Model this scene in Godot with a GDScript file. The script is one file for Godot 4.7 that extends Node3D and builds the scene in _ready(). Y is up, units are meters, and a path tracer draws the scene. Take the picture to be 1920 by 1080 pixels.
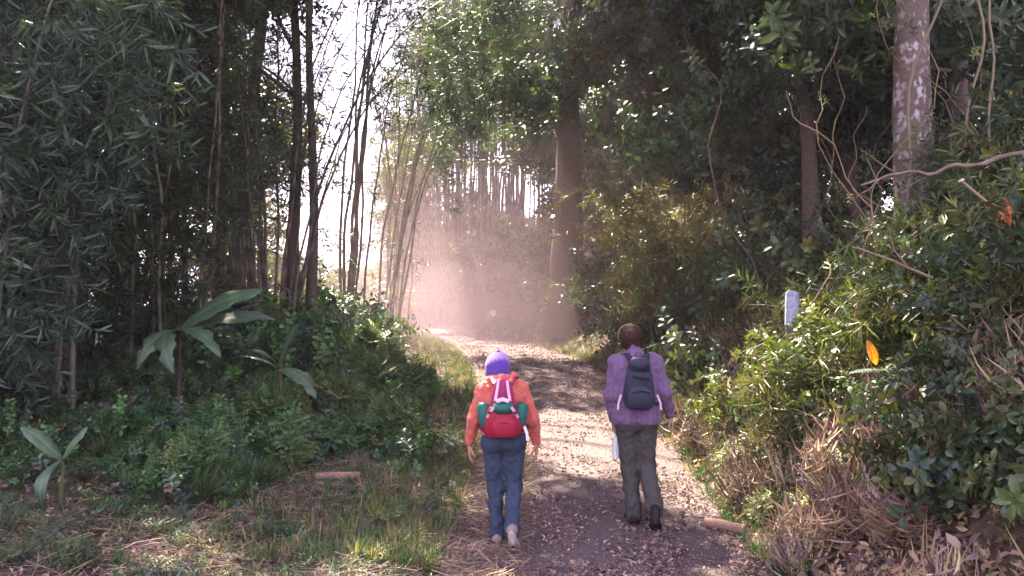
extends Node3D
# A shaded forest track with two walkers seen from behind, bamboo on both sides and sunlit dust at the bend.

const SUN := Vector3(-0.196, 0.819, -0.539)          # towards the sun: ahead, to the side and 55 degrees up
var rng := RandomNumberGenerator.new()
var fnoise := FastNoiseLite.new()
var names := {}
var M := {}
var S := {}                                            # shared spray, frond, tuft and leaf meshes

# gaps cut into the crowns so that the sun reaches this ground: x, distance along the track, half width, half length, openness of the crowns above
var sun_cuts := [
	[0.85, 10.5, 0.95, 1.2, 1.0], [-1.5, 15.0, 1.0, 2.2, 1.0], [-2.0, 19.2, 0.9, 2.4, 0.97], [-2.4, 23.5, 1.4, 2.6, 0.85],
	[-3.6, 29.0, 1.9, 3.4, 0.85], [2.9, 7.6, 1.1, 1.7, 0.97], [2.5, 9.6, 0.4, 0.7, 0.95], [3.7, 12.2, 0.8, 0.9, 1.0],
	[5.3, 7.5, 0.3, 0.3, 1.0], [0.27, 5.6, -0.12, -0.12, 1.0], [1.5, 6.1, -0.12, -0.12, 1.0], [3.7, 6.0, 0.6, 0.7, 0.9],
	[-4.6, 36.0, 2.0, 2.0, 0.9]]

class MB:
	var v := PackedVector3Array()
	var n := PackedVector3Array()
	var c := PackedColorArray()
	func tri(a: Vector3, b: Vector3, d: Vector3, col: Color) -> void:
		var k := (d - a).cross(b - a)
		if k.length_squared() < 1e-16:
			return
		k = k.normalized()
		v.append(a); v.append(b); v.append(d)
		n.append(k); n.append(k); n.append(k)
		c.append(col); c.append(col); c.append(col)
	func smooth(a: Vector3, b: Vector3, d: Vector3, na: Vector3, nb: Vector3, nd: Vector3, ca: Color, cb: Color, cd: Color) -> void:
		var k := (d - a).cross(b - a)
		if k.length_squared() < 1e-18:
			return
		if k.dot(na + nb + nd) < 0.0:
			v.append(a); v.append(d); v.append(b)
			n.append(na); n.append(nd); n.append(nb)
			c.append(ca); c.append(cd); c.append(cb)
		else:
			v.append(a); v.append(b); v.append(d)
			n.append(na); n.append(nb); n.append(nd)
			c.append(ca); c.append(cb); c.append(cd)
	func grid(p: Array, q: Array, k: Array, wrap: bool) -> void:      # rows of points, normals, colours
		for i in p.size() - 1:
			var m: int = p[i].size()
			for j in (m if wrap else m - 1):
				var j2 := (j + 1) % m
				smooth(p[i][j], p[i][j2], p[i + 1][j], q[i][j], q[i][j2], q[i + 1][j], k[i][j], k[i][j2], k[i + 1][j])
				smooth(p[i][j2], p[i + 1][j2], p[i + 1][j], q[i][j2], q[i + 1][j2], q[i + 1][j], k[i][j2], k[i + 1][j2], k[i + 1][j])
	func tube(pts: Array, rad: Array, sides: int, cols: Array) -> void:
		var P := []
		var Q := []
		var K := []
		var side := Vector3.RIGHT
		for i in pts.size():
			var t: Vector3 = (pts[mini(i + 1, pts.size() - 1)] - pts[maxi(i - 1, 0)]).normalized()
			if absf(t.dot(side)) > 0.95:
				side = Vector3.FORWARD if absf(t.z) < 0.8 else Vector3.UP
			side = (side - t * t.dot(side)).normalized()
			var up := t.cross(side)
			var a := []
			var b := []
			var d := []
			for j in sides:
				var w := TAU * j / sides
				var o := side * cos(w) + up * sin(w)
				a.append(pts[i] + o * float(rad[i])); b.append(o); d.append(cols[i % cols.size()])
			P.append(a); Q.append(b); K.append(d)
		grid(P, Q, K, true)
		for e in [0, pts.size() - 1]:
			if float(rad[e]) > 0.004:
				var s := 1.0 if e == 0 else -1.0
				var t: Vector3 = (pts[0] - pts[1]).normalized() if e == 0 else (pts[e] - pts[e - 1]).normalized()
				for j in sides:
					smooth(pts[e], P[e][j], P[e][(j + 1) % sides], t, t, t, K[e][j], K[e][j], K[e][j])
	func leaf(base: Vector3, dir: Vector3, nrm: Vector3, l: float, w: float, col: Color, droop := 0.2, fold := 0.25, prof := [0.0, 0.9, 0.75, 0.0]) -> void:
		dir = dir.normalized()
		var side := dir.cross(nrm)
		if side.length_squared() < 1e-6:
			side = dir.cross(Vector3(0.3, 0.8, 0.5))
		side = side.normalized()
		var up := side.cross(dir)
		var pm := base
		var pl := base
		var pr := base
		var m := prof.size() - 1
		for i in range(1, prof.size()):
			var t := float(i) / m
			var a := base + dir * (l * t) - Vector3.UP * (droop * l * t * t)
			var ww: float = prof[i] * w * 0.5
			var b := a + side * ww + up * (fold * ww)
			var d := a - side * ww + up * (fold * ww)
			tri(pm, a, b, col); tri(pm, b, pl, col)
			tri(pm, pr, d, col); tri(pm, d, a, col)
			pm = a; pl = b; pr = d
	func mesh(mat: Material) -> ArrayMesh:
		var a := []
		a.resize(Mesh.ARRAY_MAX)
		a[Mesh.ARRAY_VERTEX] = v
		a[Mesh.ARRAY_NORMAL] = n
		a[Mesh.ARRAY_COLOR] = c
		var m := ArrayMesh.new()
		m.add_surface_from_arrays(Mesh.PRIMITIVE_TRIANGLES, a)
		m.surface_set_material(0, mat)
		return m

# ---------------------------------------------------------------- names and nodes
func numbered(called: String) -> String:
	var k: int = names.get(called, 0)
	names[called] = k + 1
	return called if k == 0 else "%s_%03d" % [called, k]
func thing(called: String, label: String, category: String, at: Vector3, group := "") -> Node3D:
	var o := Node3D.new()
	o.name = numbered(called)
	add_child(o)
	o.position = at
	o.set_meta("label", label)
	o.set_meta("category", category)
	if group:
		o.set_meta("group", group)
	return o
func part(called: String, mesh: Mesh, parent: Node) -> MeshInstance3D:
	var o := MeshInstance3D.new()
	o.name = called
	o.mesh = mesh
	parent.add_child(o, true)
	return o
func structure(called: String, mesh: Mesh, label: String) -> MeshInstance3D:
	var o := part(called, mesh, self)
	o.set_meta("kind", "structure")
	o.set_meta("label", label)
	return o
func scatter(called: String, mesh: Mesh, places: Array, tints: Array, parent: Node) -> MultiMeshInstance3D:
	var m := MultiMesh.new()
	m.transform_format = MultiMesh.TRANSFORM_3D
	m.use_colors = true
	m.mesh = mesh
	m.instance_count = places.size()
	for i in places.size():
		m.set_instance_transform(i, places[i])
		m.set_instance_color(i, tints[i])
	var o := MultiMeshInstance3D.new()
	o.name = called
	o.multimesh = m
	parent.add_child(o, true)
	return o
func copy_of(o: Node3D, called: String, at: Vector3, turn: float, size: float) -> Node3D:
	var c: Node3D = o.duplicate()
	c.name = numbered(called)
	add_child(c)
	c.position = at
	c.rotation.y = turn
	c.scale = Vector3.ONE * size
	return c
func lin(r: float, g: float, b: float) -> Color:
	return Color(r, g, b)
func rf(a: float, b: float) -> float:
	return rng.randf_range(a, b)
func rdir() -> Vector3:
	var z := rf(-1, 1)
	var a := rf(0, TAU)
	var r := sqrt(1.0 - z * z)
	return Vector3(r * cos(a), z, r * sin(a))
func vary(c: Color, k := 0.35) -> Color:
	var s := exp(rf(-k, k))
	return Color(c.r * s * rf(0.85, 1.18), c.g * s, c.b * s * rf(0.85, 1.18))

# ---------------------------------------------------------------- lie of the land
func table(t: Array, x: float) -> float:
	if x <= t[0][0]:
		return t[0][1]
	for i in t.size() - 1:
		if x <= t[i + 1][0]:
			var w: float = (x - t[i][0]) / (t[i + 1][0] - t[i][0])
			var p0: float = t[maxi(i - 1, 0)][1]
			var p3: float = t[mini(i + 2, t.size() - 1)][1]
			return cubic_interpolate(t[i][1], t[i + 1][1], p0, p3, w)
	return t[-1][1]
var cx_cache := PackedFloat32Array()
var ph_cache := PackedFloat32Array()
func land_tables() -> void:
	var cx := [[-30, 0.7], [0, 0.7], [6, 0.68], [10, 0.82], [15, 0.5], [20, -0.1], [25, -1.1], [30, -2.9], [33, -4.8], [36, -7.6], [40, -12.5], [46, -15], [60, -15]]
	var ph := [[-30, 0.3], [0, 0.1], [6, 0.0], [8, 0.04], [10, 0.26], [15, 0.87], [20, 1.08], [25, 1.25], [30, 1.55], [36, 2.0], [44, 1.6], [60, -3.0], [90, -8.0], [140, -10.0]]
	for i in 1701:
		cx_cache.append(table(cx, -30 + i * 0.1))
		ph_cache.append(table(ph, -30 + i * 0.1))
func look(t: PackedFloat32Array, d: float) -> float:
	var f := clampf((d + 30.0) * 10.0, 0.0, 1699.0)
	var i := int(f)
	return lerpf(t[i], t[i + 1], f - i)
func path_x(d: float) -> float:
	return look(cx_cache, d)
func ground_y(x: float, z: float) -> float:
	var d := -z
	var rel := x - path_x(d)
	var h := look(ph_cache, d)
	var t := rel - 1.35
	var w := 0.015
	if t > 0.0:
		var e := t * t / (t + 0.25)
		h += e if e < 2.2 else minf(2.2 + (e - 2.2) * 0.22, 3.6)
		w = minf(0.015 + t * 0.15, 0.12)
	t = -rel - 1.3
	if t > 0.0:
		h += minf(t, 7.0) * 0.085 + 0.05 * smoothstep(0.0, 0.4, t)
		w = minf(0.015 + t * 0.1, 0.08)
	if d > 35.0 and d < 46.0 and x > -6.0:
		h += minf((d - 35.0) * 0.25, 1.5) * smoothstep(-6.0, -3.0, x)
	if x < -14.0:
		h -= (-14.0 - x) * 0.12
	h += fnoise.get_noise_2d(x * 40.0, z * 40.0) * w * 1.6 + fnoise.get_noise_2d(x * 160.0 + 90.0, z * 160.0) * w * 0.7
	return h
func on_ground(x: float, d: float, sink := 0.0) -> Vector3:
	return Vector3(x, ground_y(x, -d) - sink, -d)
func in_sun_cut(p: Vector3) -> bool:           # true where a spray is left out along the sun rays to light the ground
	var y := p.y - look(ph_cache, -p.z + 0.0)
	if y < 1.3:
		return false
	var g := p - SUN * (maxf(y, 0.0) / SUN.y)
	var d := -g.z
	var x := g.x
	y = p.y - look(ph_cache, d)
	g = p - SUN * (maxf(y, 0.0) / SUN.y)
	d = -g.z
	x = g.x
	var k := fnoise.get_noise_2d(x * 90.0, d * 90.0) * 0.5
	for s in sun_cuts:
		var a: float = (x - s[0]) / (s[2] + 0.42)
		var b: float = (d - s[1]) / (s[3] + 0.42)
		if a * a + b * b < 1.0 + k and rng.randf() < s[4]:
			return true
	if absf(x - 0.7) < 1.7 and d > 4.5 and d < 9.2:
		return false
	return fnoise.get_noise_2d(x * 75.0 + 400.0, d * 75.0) > 0.2 and rng.randf() < 0.9  # noise leaves out more sprays, to let sun dapples through
func in_clearing(p: Vector3) -> bool:                  # the open ride between the bamboo clumps, where the sky comes down low
	var d := -p.z
	if d < 13.0:
		return false
	var c := -0.205 * d
	var w := 0.034 * d
	return absf(p.x - c + fnoise.get_noise_2d(p.y * 60.0, d * 25.0) * 0.02 * d) < w and p.y > 2.2 and p.y < 2.4 + 0.41 * d
# ---------------------------------------------------------------- materials
func noise_image(size: int, freq: float, seed_: int, octaves := 4) -> Image:
	var f := FastNoiseLite.new()
	f.seed = seed_
	f.frequency = freq
	f.fractal_octaves = octaves
	f.noise_type = FastNoiseLite.TYPE_SIMPLEX_SMOOTH
	return f.get_seamless_image(size, size)
func ramp_texture(imgs: Array, cols: Array, size: int) -> ImageTexture:   # colours in linear values, mixed by layered noise
	var out := Image.create(size, size, false, Image.FORMAT_RGB8)
	for y in size:
		for x in size:
			var t := 0.0
			for k in imgs:
				t += k[0].get_pixel(x, y).r * float(k[1])
			t = clampf(t, 0.0, 0.999) * (cols.size() - 1)
			var i := int(t)
			out.set_pixel(x, y, (cols[i] as Color).lerp(cols[i + 1], t - i).linear_to_srgb())
	return ImageTexture.create_from_image(out)
func normal_texture(img: Image, strength: float) -> ImageTexture:
	var k: Image = img.duplicate()
	k.convert(Image.FORMAT_RGBA8)
	k.bump_map_to_normal_map(strength)
	return ImageTexture.create_from_image(k)
func plain(rough: float, spec := 0.5) -> StandardMaterial3D:
	var m := StandardMaterial3D.new()
	m.vertex_color_use_as_albedo = true
	m.roughness = rough
	m.metallic_specular = spec
	m.cull_mode = BaseMaterial3D.CULL_DISABLED
	return m
func leafy(rough: float, through: float) -> StandardMaterial3D:
	var m := plain(rough, 0.5)
	m.backlight_enabled = true
	m.backlight = Color(through, through, through * 0.55)
	return m
func textured(tex: Texture2D, nrm: Texture2D, scale: float, rough: float) -> StandardMaterial3D:
	var m := plain(rough, 0.3)
	m.albedo_texture = tex
	m.uv1_triplanar = true
	m.uv1_scale = Vector3.ONE * scale
	if nrm:
		m.normal_enabled = true
		m.normal_texture = nrm
		m.normal_scale = 0.8
	return m
func make_materials() -> void:
	var fine := noise_image(512, 0.03, 3)
	var mid := noise_image(512, 0.012, 5)
	var grain := noise_image(512, 0.12, 9, 2)
	var fine_n := normal_texture(fine, 3.0)
	var grain_n := normal_texture(grain, 2.0)
	M.leaf = leafy(0.38, 0.75)
	M.bamboo_leaf = leafy(0.42, 0.8)
	M.dull_leaf = leafy(0.6, 0.7)
	M.dry = leafy(0.8, 0.35)
	M.stem = plain(0.7, 0.3)
	M.culm = plain(0.45, 0.5)
	M.soil = textured(ramp_texture([[fine, 0.6], [grain, 0.4]], [lin(0.03, 0.022, 0.018), lin(0.06, 0.042, 0.033), lin(0.11, 0.078, 0.06), lin(0.055, 0.042, 0.03)], 512), fine_n, 0.7, 0.95)
	M.soil.uv1_world_triplanar = true
	M.track = textured(ramp_texture([[fine, 0.45], [grain, 0.55]], [lin(0.022, 0.015, 0.016), lin(0.048, 0.035, 0.037), lin(0.085, 0.063, 0.064), lin(0.13, 0.10, 0.10), lin(0.055, 0.041, 0.042), lin(0.035, 0.026, 0.027)], 512), grain_n, 0.9, 0.95)
	M.track.uv1_world_triplanar = true
	M.bark = textured(ramp_texture([[fine, 0.7], [grain, 0.3]], [lin(0.045, 0.035, 0.03), lin(0.09, 0.07, 0.06), lin(0.15, 0.12, 0.10), lin(0.07, 0.055, 0.045)], 512), fine_n, 1.6, 0.9)
	M.bark.uv1_scale = Vector3(2.2, 0.8, 2.2)
	M.bark.normal_scale = 1.4
	M.lichen_bark = textured(ramp_texture([[mid, 0.55], [fine, 0.45]], [lin(0.05, 0.045, 0.035), lin(0.11, 0.08, 0.07), lin(0.16, 0.12, 0.11), lin(0.10, 0.085, 0.07), lin(0.15, 0.12, 0.11), lin(0.46, 0.44, 0.5), lin(0.4, 0.38, 0.42), lin(0.10, 0.11, 0.05)], 512), fine_n, 1.1, 0.85)
	M.lichen_bark.uv1_scale = Vector3(1.0, 0.6, 1.0)
	M.wood = textured(ramp_texture([[fine, 0.5], [grain, 0.5]], [lin(0.10, 0.065, 0.05), lin(0.34, 0.235, 0.19), lin(0.22, 0.145, 0.11), lin(0.44, 0.32, 0.26), lin(0.13, 0.085, 0.065)], 256), fine_n, 2.0, 0.9)
	# cloth
	M.fleece = textured(ramp_texture([[grain, 0.6], [fine, 0.4]], [Color(0.86, 0.86, 0.86), Color(1, 1, 1)], 256), grain_n, 9.0, 0.95)
	M.fleece.rim_enabled = true
	M.fleece.rim = 0.35
	M.nylon = textured(ramp_texture([[grain, 1.0]], [Color(0.9, 0.9, 0.9), Color(1, 1, 1)], 256), grain_n, 14.0, 0.55)
	M.nylon.normal_scale = 0.3
	M.denim = textured(ramp_texture([[mid, 0.4], [grain, 0.5]], [lin(0.016, 0.025, 0.046), lin(0.027, 0.042, 0.075), lin(0.045, 0.065, 0.11), lin(0.085, 0.11, 0.165)], 512), grain_n, 2.4, 0.85)
	M.twill = textured(ramp_texture([[fine, 0.5], [grain, 0.5]], [lin(0.045, 0.043, 0.043), lin(0.08, 0.076, 0.074)], 256), grain_n, 6.0, 0.9)
	var plaid := Image.create(64, 64, false, Image.FORMAT_RGB8)
	for y in 64:
		for x in 64:
			var c := lin(0.125, 0.082, 0.16)
			if x % 16 < 4:
				c = c.lerp(lin(0.19, 0.13, 0.235), 0.4)
			if x % 16 == 9:
				c = c.lerp(lin(0.26, 0.12, 0.24), 0.4)
			if y % 32 < 3:
				c = c.lerp(lin(0.08, 0.05, 0.13), 0.25)
			plaid.set_pixel(x, y, c.linear_to_srgb())
	M.plaid = textured(ImageTexture.create_from_image(plaid), grain_n, 5.0, 0.9)
	M.plaid.rim_enabled = true
	M.plaid.rim = 0.3
	M.knit = textured(ramp_texture([[grain, 1.0]], [Color(0.8, 0.8, 0.8), Color(1, 1, 1)], 256), grain_n, 12.0, 0.95)
	M.knit.rim_enabled = true
	M.knit.rim = 0.5
	M.knit.normal_scale = 1.6
	M.skin = plain(0.55, 0.4)
	M.rubber = plain(0.8, 0.3)
	M.rubber_black = StandardMaterial3D.new()
	M.rubber_black.albedo_color = Color(0.12, 0.12, 0.13)
	M.rubber_black.roughness = 0.5
	M.bottle = StandardMaterial3D.new()
	M.bottle.albedo_color = Color(0.86, 0.9, 0.95, 0.55)
	M.bottle.transparency = BaseMaterial3D.TRANSPARENCY_ALPHA
	M.bottle.roughness = 0.15
	M.paint = textured(ramp_texture([[fine, 0.6], [mid, 0.4]], [lin(0.10, 0.13, 0.20), lin(0.22, 0.26, 0.38), lin(0.36, 0.40, 0.52), lin(0.16, 0.20, 0.27)], 256), null, 2.5, 0.7)

# ---------------------------------------------------------------- leaf, spray, frond and tuft shapes
func make_sprays() -> void:
	var white := Color(1, 1, 1)
	var twig := Color(0.8, 0.75, 0.6)
	S.bamboo = []
	for k in 3:                                       # a drooping bamboo twig with narrow blades
		var b := MB.new()
		var l := 0.55
		b.tube([Vector3.ZERO, Vector3(0.02, l * 0.5, 0), Vector3(0.03, l, 0.02)], [0.004, 0.003, 0.001], 3, [twig])
		for i in 20:
			var t := rf(0.15, 1.0)
			var a := rf(0, TAU)
			var dir := Vector3(cos(a), rf(0.3, 1.3), sin(a))
			b.leaf(Vector3(0.03 * t, l * t, 0.02 * t), dir, rdir(), rf(0.15, 0.25), rf(0.018, 0.028), vary(white, 0.25), 0.15, 0.3)
		S.bamboo.append(b.mesh(M.bamboo_leaf))
	S.broad = []
	for k in 3:                                       # a twig of oval leaves
		var b := MB.new()
		var l := 0.4
		b.tube([Vector3.ZERO, Vector3(0.01, l * 0.5, 0), Vector3(0, l, 0.02)], [0.005, 0.004, 0.001], 3, [twig])
		for i in 13:
			var t := 0.15 + 0.85 * i / 12.0
			var a := i * 2.4 + rf(-0.5, 0.5)
			var dir := Vector3(cos(a), rf(0.2, 0.9), sin(a))
			b.leaf(Vector3(0, l * t, 0.02 * t), dir, Vector3(rf(-0.5, 0.5), 1, rf(-0.5, 0.5)), rf(0.09, 0.15), rf(0.04, 0.062), vary(white, 0.25), 0.25, 0.2, [0.0, 0.85, 0.95, 0.0])
		S.broad.append(b.mesh(M.leaf))
	S.large = []
	for k in 2:                                       # a shoot of long, broad, glossy leaves
		var b := MB.new()
		for i in 9:
			var a := i * 2.4 + rf(-0.4, 0.4)
			var dir := Vector3(cos(a), rf(0.1, 0.9), sin(a))
			b.leaf(Vector3(0, 0.05 * i, 0), dir, Vector3(rf(-0.4, 0.4), 1, rf(-0.4, 0.4)), rf(0.2, 0.34), rf(0.055, 0.085), vary(white, 0.25), rf(0.2, 0.7), 0.3, [0.0, 0.7, 1.0, 0.75, 0.0])
		b.tube([Vector3(0, -0.1, 0), Vector3(0.01, 0.2, 0), Vector3(0, 0.42, 0)], [0.008, 0.006, 0.002], 4, [twig])
		S.large.append(b.mesh(M.leaf))
	S.weed = []
	for k in 3:                                       # a feathery weed shoot with small leaflets
		var b := MB.new()
		for s in 5:
			var a := s * 1.3 + rf(-0.4, 0.4)
			var out := Vector3(cos(a), rf(0.8, 1.6), sin(a)).normalized()
			var l := rf(0.16, 0.28)
			var side := out.cross(Vector3.UP).normalized()
			for i in 7:
				var t := (i + 1) / 7.0
				for q in [-1.0, 1.0]:
					b.leaf(out * l * t - Vector3.UP * 0.06 * t * t, side * q + out * 0.5, Vector3.UP + 0.3 * rdir(), rf(0.05, 0.085) * (1.15 - 0.5 * t), 0.022, vary(white, 0.2), 0.2, 0.15, [0.0, 0.9, 0.0])
			b.tube([Vector3.ZERO, out * l], [0.003, 0.001], 3, [twig])
		S.weed.append(b.mesh(M.dull_leaf))
	S.grass = []
	for k in 3:
		var b := MB.new()
		for i in 16:
			var a := rf(0, TAU)
			b.leaf(Vector3(rf(-0.05, 0.05), -0.02, rf(-0.05, 0.05)), Vector3(cos(a) * rf(0.1, 0.7), 1, sin(a) * rf(0.1, 0.7)), Vector3(cos(a), 0.2, sin(a)), rf(0.14, 0.36), rf(0.006, 0.011), vary(white, 0.3), rf(0.1, 0.7), 0.2, [0.4, 1.0, 0.7, 0.0])
		S.grass.append(b.mesh(M.dull_leaf))
	S.dead = []
	for k in 3:                                       # limp dead leaves hanging together
		var b := MB.new()
		for i in 15:
			var a := rf(0, TAU)
			b.leaf(Vector3(rf(-0.14, 0.14), rf(-0.08, 0.12), rf(-0.14, 0.14)), Vector3(cos(a), rf(-0.9, 0.4), sin(a)), rdir(), rf(0.08, 0.26), rf(0.009, 0.03), vary(white, 0.3), rf(0.5, 1.0), 0.6, [0.3, 0.9, 0.7, 0.0])
		S.dead.append(b.mesh(M.dry))
	S.fallen = []
	for k in 4:                                       # one curled dry leaf
		var b := MB.new()
		b.leaf(Vector3(-0.05, 0.004, 0), Vector3(1, rf(0.1, 0.5), 0), Vector3(0, 1, rf(-0.5, 0.5)), 0.11, rf(0.035, 0.055), white, rf(0.2, 0.5), rf(0.2, 0.7), [0.05, 0.85, 0.9, 0.0])
		S.fallen.append(b.mesh(M.dry))
	S.straw = []
	for k in 2:
		var b := MB.new()
		b.tube([Vector3(-0.16, 0.005, 0), Vector3(0, 0.02, 0.02), Vector3(0.16, 0.008, -0.01)], [0.003, 0.003, 0.0015], 3, [white])
		S.straw.append(b.mesh(M.dry))
	S.frond = []
	for k in 3:                                       # a fern frond one metre long, along +z, arching over
		var b := MB.new()
		var pts := []
		for i in 13:
			var t := i / 12.0
			pts.append(Vector3(0.02 * sin(t * 5.0 + k), 0.55 * t - (0.5 + 0.1 * k) * t * t, 0.92 * t))
		b.tube(pts, [0.006, 0.006, 0.006, 0.005, 0.005, 0.005, 0.004, 0.004, 0.003, 0.003, 0.002, 0.002, 0.001], 4, [Color(0.7, 0.6, 0.4)])
		for i in 26:
			var t := 0.12 + 0.86 * i / 25.0
			var f := t * 12.0
			var j := mini(int(f), 11)
			var p: Vector3 = (pts[j] as Vector3).lerp(pts[j + 1], f - j)
			var along: Vector3 = (pts[j + 1] - pts[j]).normalized()
			var l := 0.2 * sin(PI * minf(1.0, 0.18 + 0.82 * t)) + 0.015
			for q in [-1.0, 1.0]:
				b.leaf(p, Vector3(q, 0, 0) + along * 0.45, along.cross(Vector3(q, 0, 0)) * q * -1.0, l * rf(0.9, 1.1), 0.034, vary(white, 0.15), 0.25, 0.12, [0.8, 1.0, 0.6, 0.0])
		S.frond.append(b.mesh(M.dull_leaf))

# ---------------------------------------------------------------- plants
func aim(y_axis: Vector3, size: float) -> Basis:
	var y := y_axis.normalized()
	var x := y.cross(rdir()).normalized()
	return Basis(x, y, x.cross(y)).scaled(Vector3.ONE * size)
var keep_whole := false                             # set while building a plant whose own sprays are not thinned out
func sprays(parent: Node3D, kinds: Array, spots: Array, cols: Array, called := "foliage", k := 0.4) -> void:    # spots: [local position, axis, size]
	var a := []
	var c := []
	for i in kinds.size():
		a.append([]); c.append([])
	for s in spots:
		var p: Vector3 = parent.position + s[0]
		if in_clearing(p) and rng.randf() < 0.72:
			continue
		if not keep_whole and in_sun_cut(p):
			continue
		var w := rng.randi() % kinds.size()
		a[w].append(Transform3D(aim(s[1], s[2]), s[0]))
		c[w].append(vary(cols[rng.randi() % cols.size()], k) if rng.randf() > 0.008 else vary(Color(0.18, 0.13, 0.06), 0.4))
	for i in kinds.size():
		if a[i].size():
			var o := scatter(called, kinds[i], a[i], c[i], parent)
			o.set_meta("kind", "stuff")
func clump(spots: Array, at: Vector3, rad: Vector3, count: int, hang: float, size: float) -> void:
	for i in count:
		var q := rdir() * pow(rng.randf(), 0.45)
		var out := Vector3(q.x, q.y * 0.6, q.z) + rdir() * 0.5 - Vector3.UP * hang
		spots.append([at + q * rad, out, size * rf(0.7, 1.35)])
func culm_mesh(pts: Array, r: float, col: Color) -> ArrayMesh:
	var b := MB.new()
	var P := []
	var R := []
	var C := []
	var total := pts.size() - 1
	for i in total:
		for s in 3:
			var t := s / 3.0
			var f := (i + t) / total
			P.append((pts[i] as Vector3).lerp(pts[i + 1], t))
			R.append(maxf(r * (1.0 - 0.75 * f) * (1.13 if s == 0 else 0.97), 0.003))
			C.append(Color(0.55, 0.5, 0.42) if s == 0 else vary(col, 0.12))
	for i in C.size():
		if i % 3 == 0:
			C[i] = C[i] * 0.3
	b.tube(P, R, 7, C)
	return b.mesh(M.culm)
func bamboo(label: String, at: Vector3, n: int, spread: float, height: float, r: float, lean: Vector3, splay: float, leaf_from: float, per: int, cols: Array, culm_col: Color, group := "", size := 1.0) -> Node3D:
	var o := thing("bamboo_clump", label, "bamboo", at, group)
	var spots := []
	for k in n:
		var a := rf(0, TAU)
		var q := spread * sqrt(rng.randf())
		var base := Vector3(cos(a) * q, 0, sin(a) * q)
		base.y = ground_y(at.x + base.x, at.z + base.z) - at.y - 0.1
		var h := height * rf(0.75, 1.1)
		var out := (Vector3(cos(a), 0, sin(a)) * (0.3 + q / maxf(spread, 0.01)) + Vector3(rf(-0.4, 0.4), 0, rf(-0.4, 0.4))) * splay + lean
		var pts := []
		var m := int(h / 0.42)
		for i in m + 1:
			var t := float(i) / m
			pts.append(base + Vector3.UP * h * (t - 0.16 * t * t * t) + out * h * (0.12 * t + 0.32 * t * t * t) + Vector3(sin(t * 4 + k * 2.1) * 0.05 + fnoise.get_noise_2d(t * 160.0, k * 37.0) * 0.22, 0, cos(t * 3 + k) * 0.05) * minf(1.0, t * 4.0))
		part("culm", culm_mesh(pts, r * rf(0.6, 1.15), vary(culm_col.lerp([Color(0.10, 0.11, 0.04), Color(0.17, 0.14, 0.06), culm_col, culm_col][rng.randi() % 4], 0.6), 0.3)), o)
		for i in per:
			var t := lerpf(leaf_from, 1.0, rng.randf())
			var f := t * m
			var j := mini(int(f), m - 1)
			var p: Vector3 = (pts[j] as Vector3).lerp(pts[j + 1], f - j)
			var w := rdir()
			w.y *= 0.5
			var reach := rf(0.05, 0.75)
			spots.append([p + w * reach - Vector3.UP * reach * 0.3, w + Vector3(0, -0.55, 0) + 0.4 * rdir(), size * rf(0.7, 1.4)])
	sprays(o, S.bamboo, spots, cols)
	return o
func wander(from: Vector3, to: Vector3, steps: int, amp: float) -> Array:
	var out := []
	var s := rf(0, 500)
	for i in steps + 1:
		var t := float(i) / steps
		var p := from.lerp(to, t)
		var e := sin(t * PI) * 0.7 + 0.3 * t
		out.append(p + Vector3(fnoise.get_noise_2d(t * 120.0, s), fnoise.get_noise_2d(t * 120.0, s + 70) * 0.4, fnoise.get_noise_2d(t * 120.0, s + 140)) * amp * e * (0.0 if i == 0 else 1.0))
	return out
func limb_radii(n: int, r0: float, r1: float) -> Array:
	var out := []
	for i in n:
		out.append(lerpf(r0, r1, float(i) / (n - 1)))
	return out
func trunk_mesh(pts: Array, r0: float, r1: float, flare: float, mat: Material, lump := 0.1) -> ArrayMesh:
	var b := MB.new()
	var P := []
	var Q := []
	var K := []
	var sides := 18
	for i in pts.size():
		var t := float(i) / (pts.size() - 1)
		var a := []
		var q := []
		var k := []
		for j in sides:
			var w := TAU * j / sides
			var o := Vector3(cos(w), 0, sin(w))
			var r := lerpf(r0, r1, t) * (1.0 + flare * exp(-t * 9.0) * (1.0 + 0.4 * sin(w * 5.0)))
			r *= 1.0 + lump * fnoise.get_noise_3d(o.x * 60.0 + pts[0].x, pts[i].y * 50.0, o.z * 60.0) * 2.0
			a.append(pts[i] + o * r); q.append(o); k.append(Color(1, 1, 1))
		P.append(a); Q.append(q); K.append(k)
	b.grid(P, Q, K, true)
	return b.mesh(mat)
func tree(called: String, label: String, at: Vector3, height: float, r: float, lean: Vector3, crowns: Array, kinds: Array, cols: Array, hang: float, size: float, mat: Material, group := "") -> Node3D:
	var o := thing(called, label, "tree", at, group)   # crowns: [offset from base, radii, count]
	var top := Vector3(lean.x, height, lean.z)
	var pts := wander(Vector3(0, -0.25, 0), top, int(height / 0.3), 0.25)
	part("trunk", trunk_mesh(pts, r, r * 0.35, 0.55, mat), o)
	var spots := []
	for c in crowns:
		var centre: Vector3 = c[0]
		var f := clampf(centre.y / height * 0.8, 0.3, 0.97)
		var from: Vector3 = pts[int(f * (pts.size() - 1))]
		if from.distance_to(centre) > 0.4:
			var b := MB.new()
			var w := wander(from, centre, 7, 0.5)
			b.tube(w, limb_radii(w.size(), r * 0.32, 0.012), 7, [Color(1, 1, 1)])
			part("limb", b.mesh(mat), o)
		var lumps := maxi(1, int(c[2] / 45.0))
		for k in lumps:
			var e := rdir() * pow(rng.randf(), 0.4) * 0.8
			clump(spots, centre + e * c[1], c[1] * rf(0.22, 0.42), int(c[2] / lumps), hang, size)
	sprays(o, kinds, spots, cols, "crown")
	return o
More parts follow.
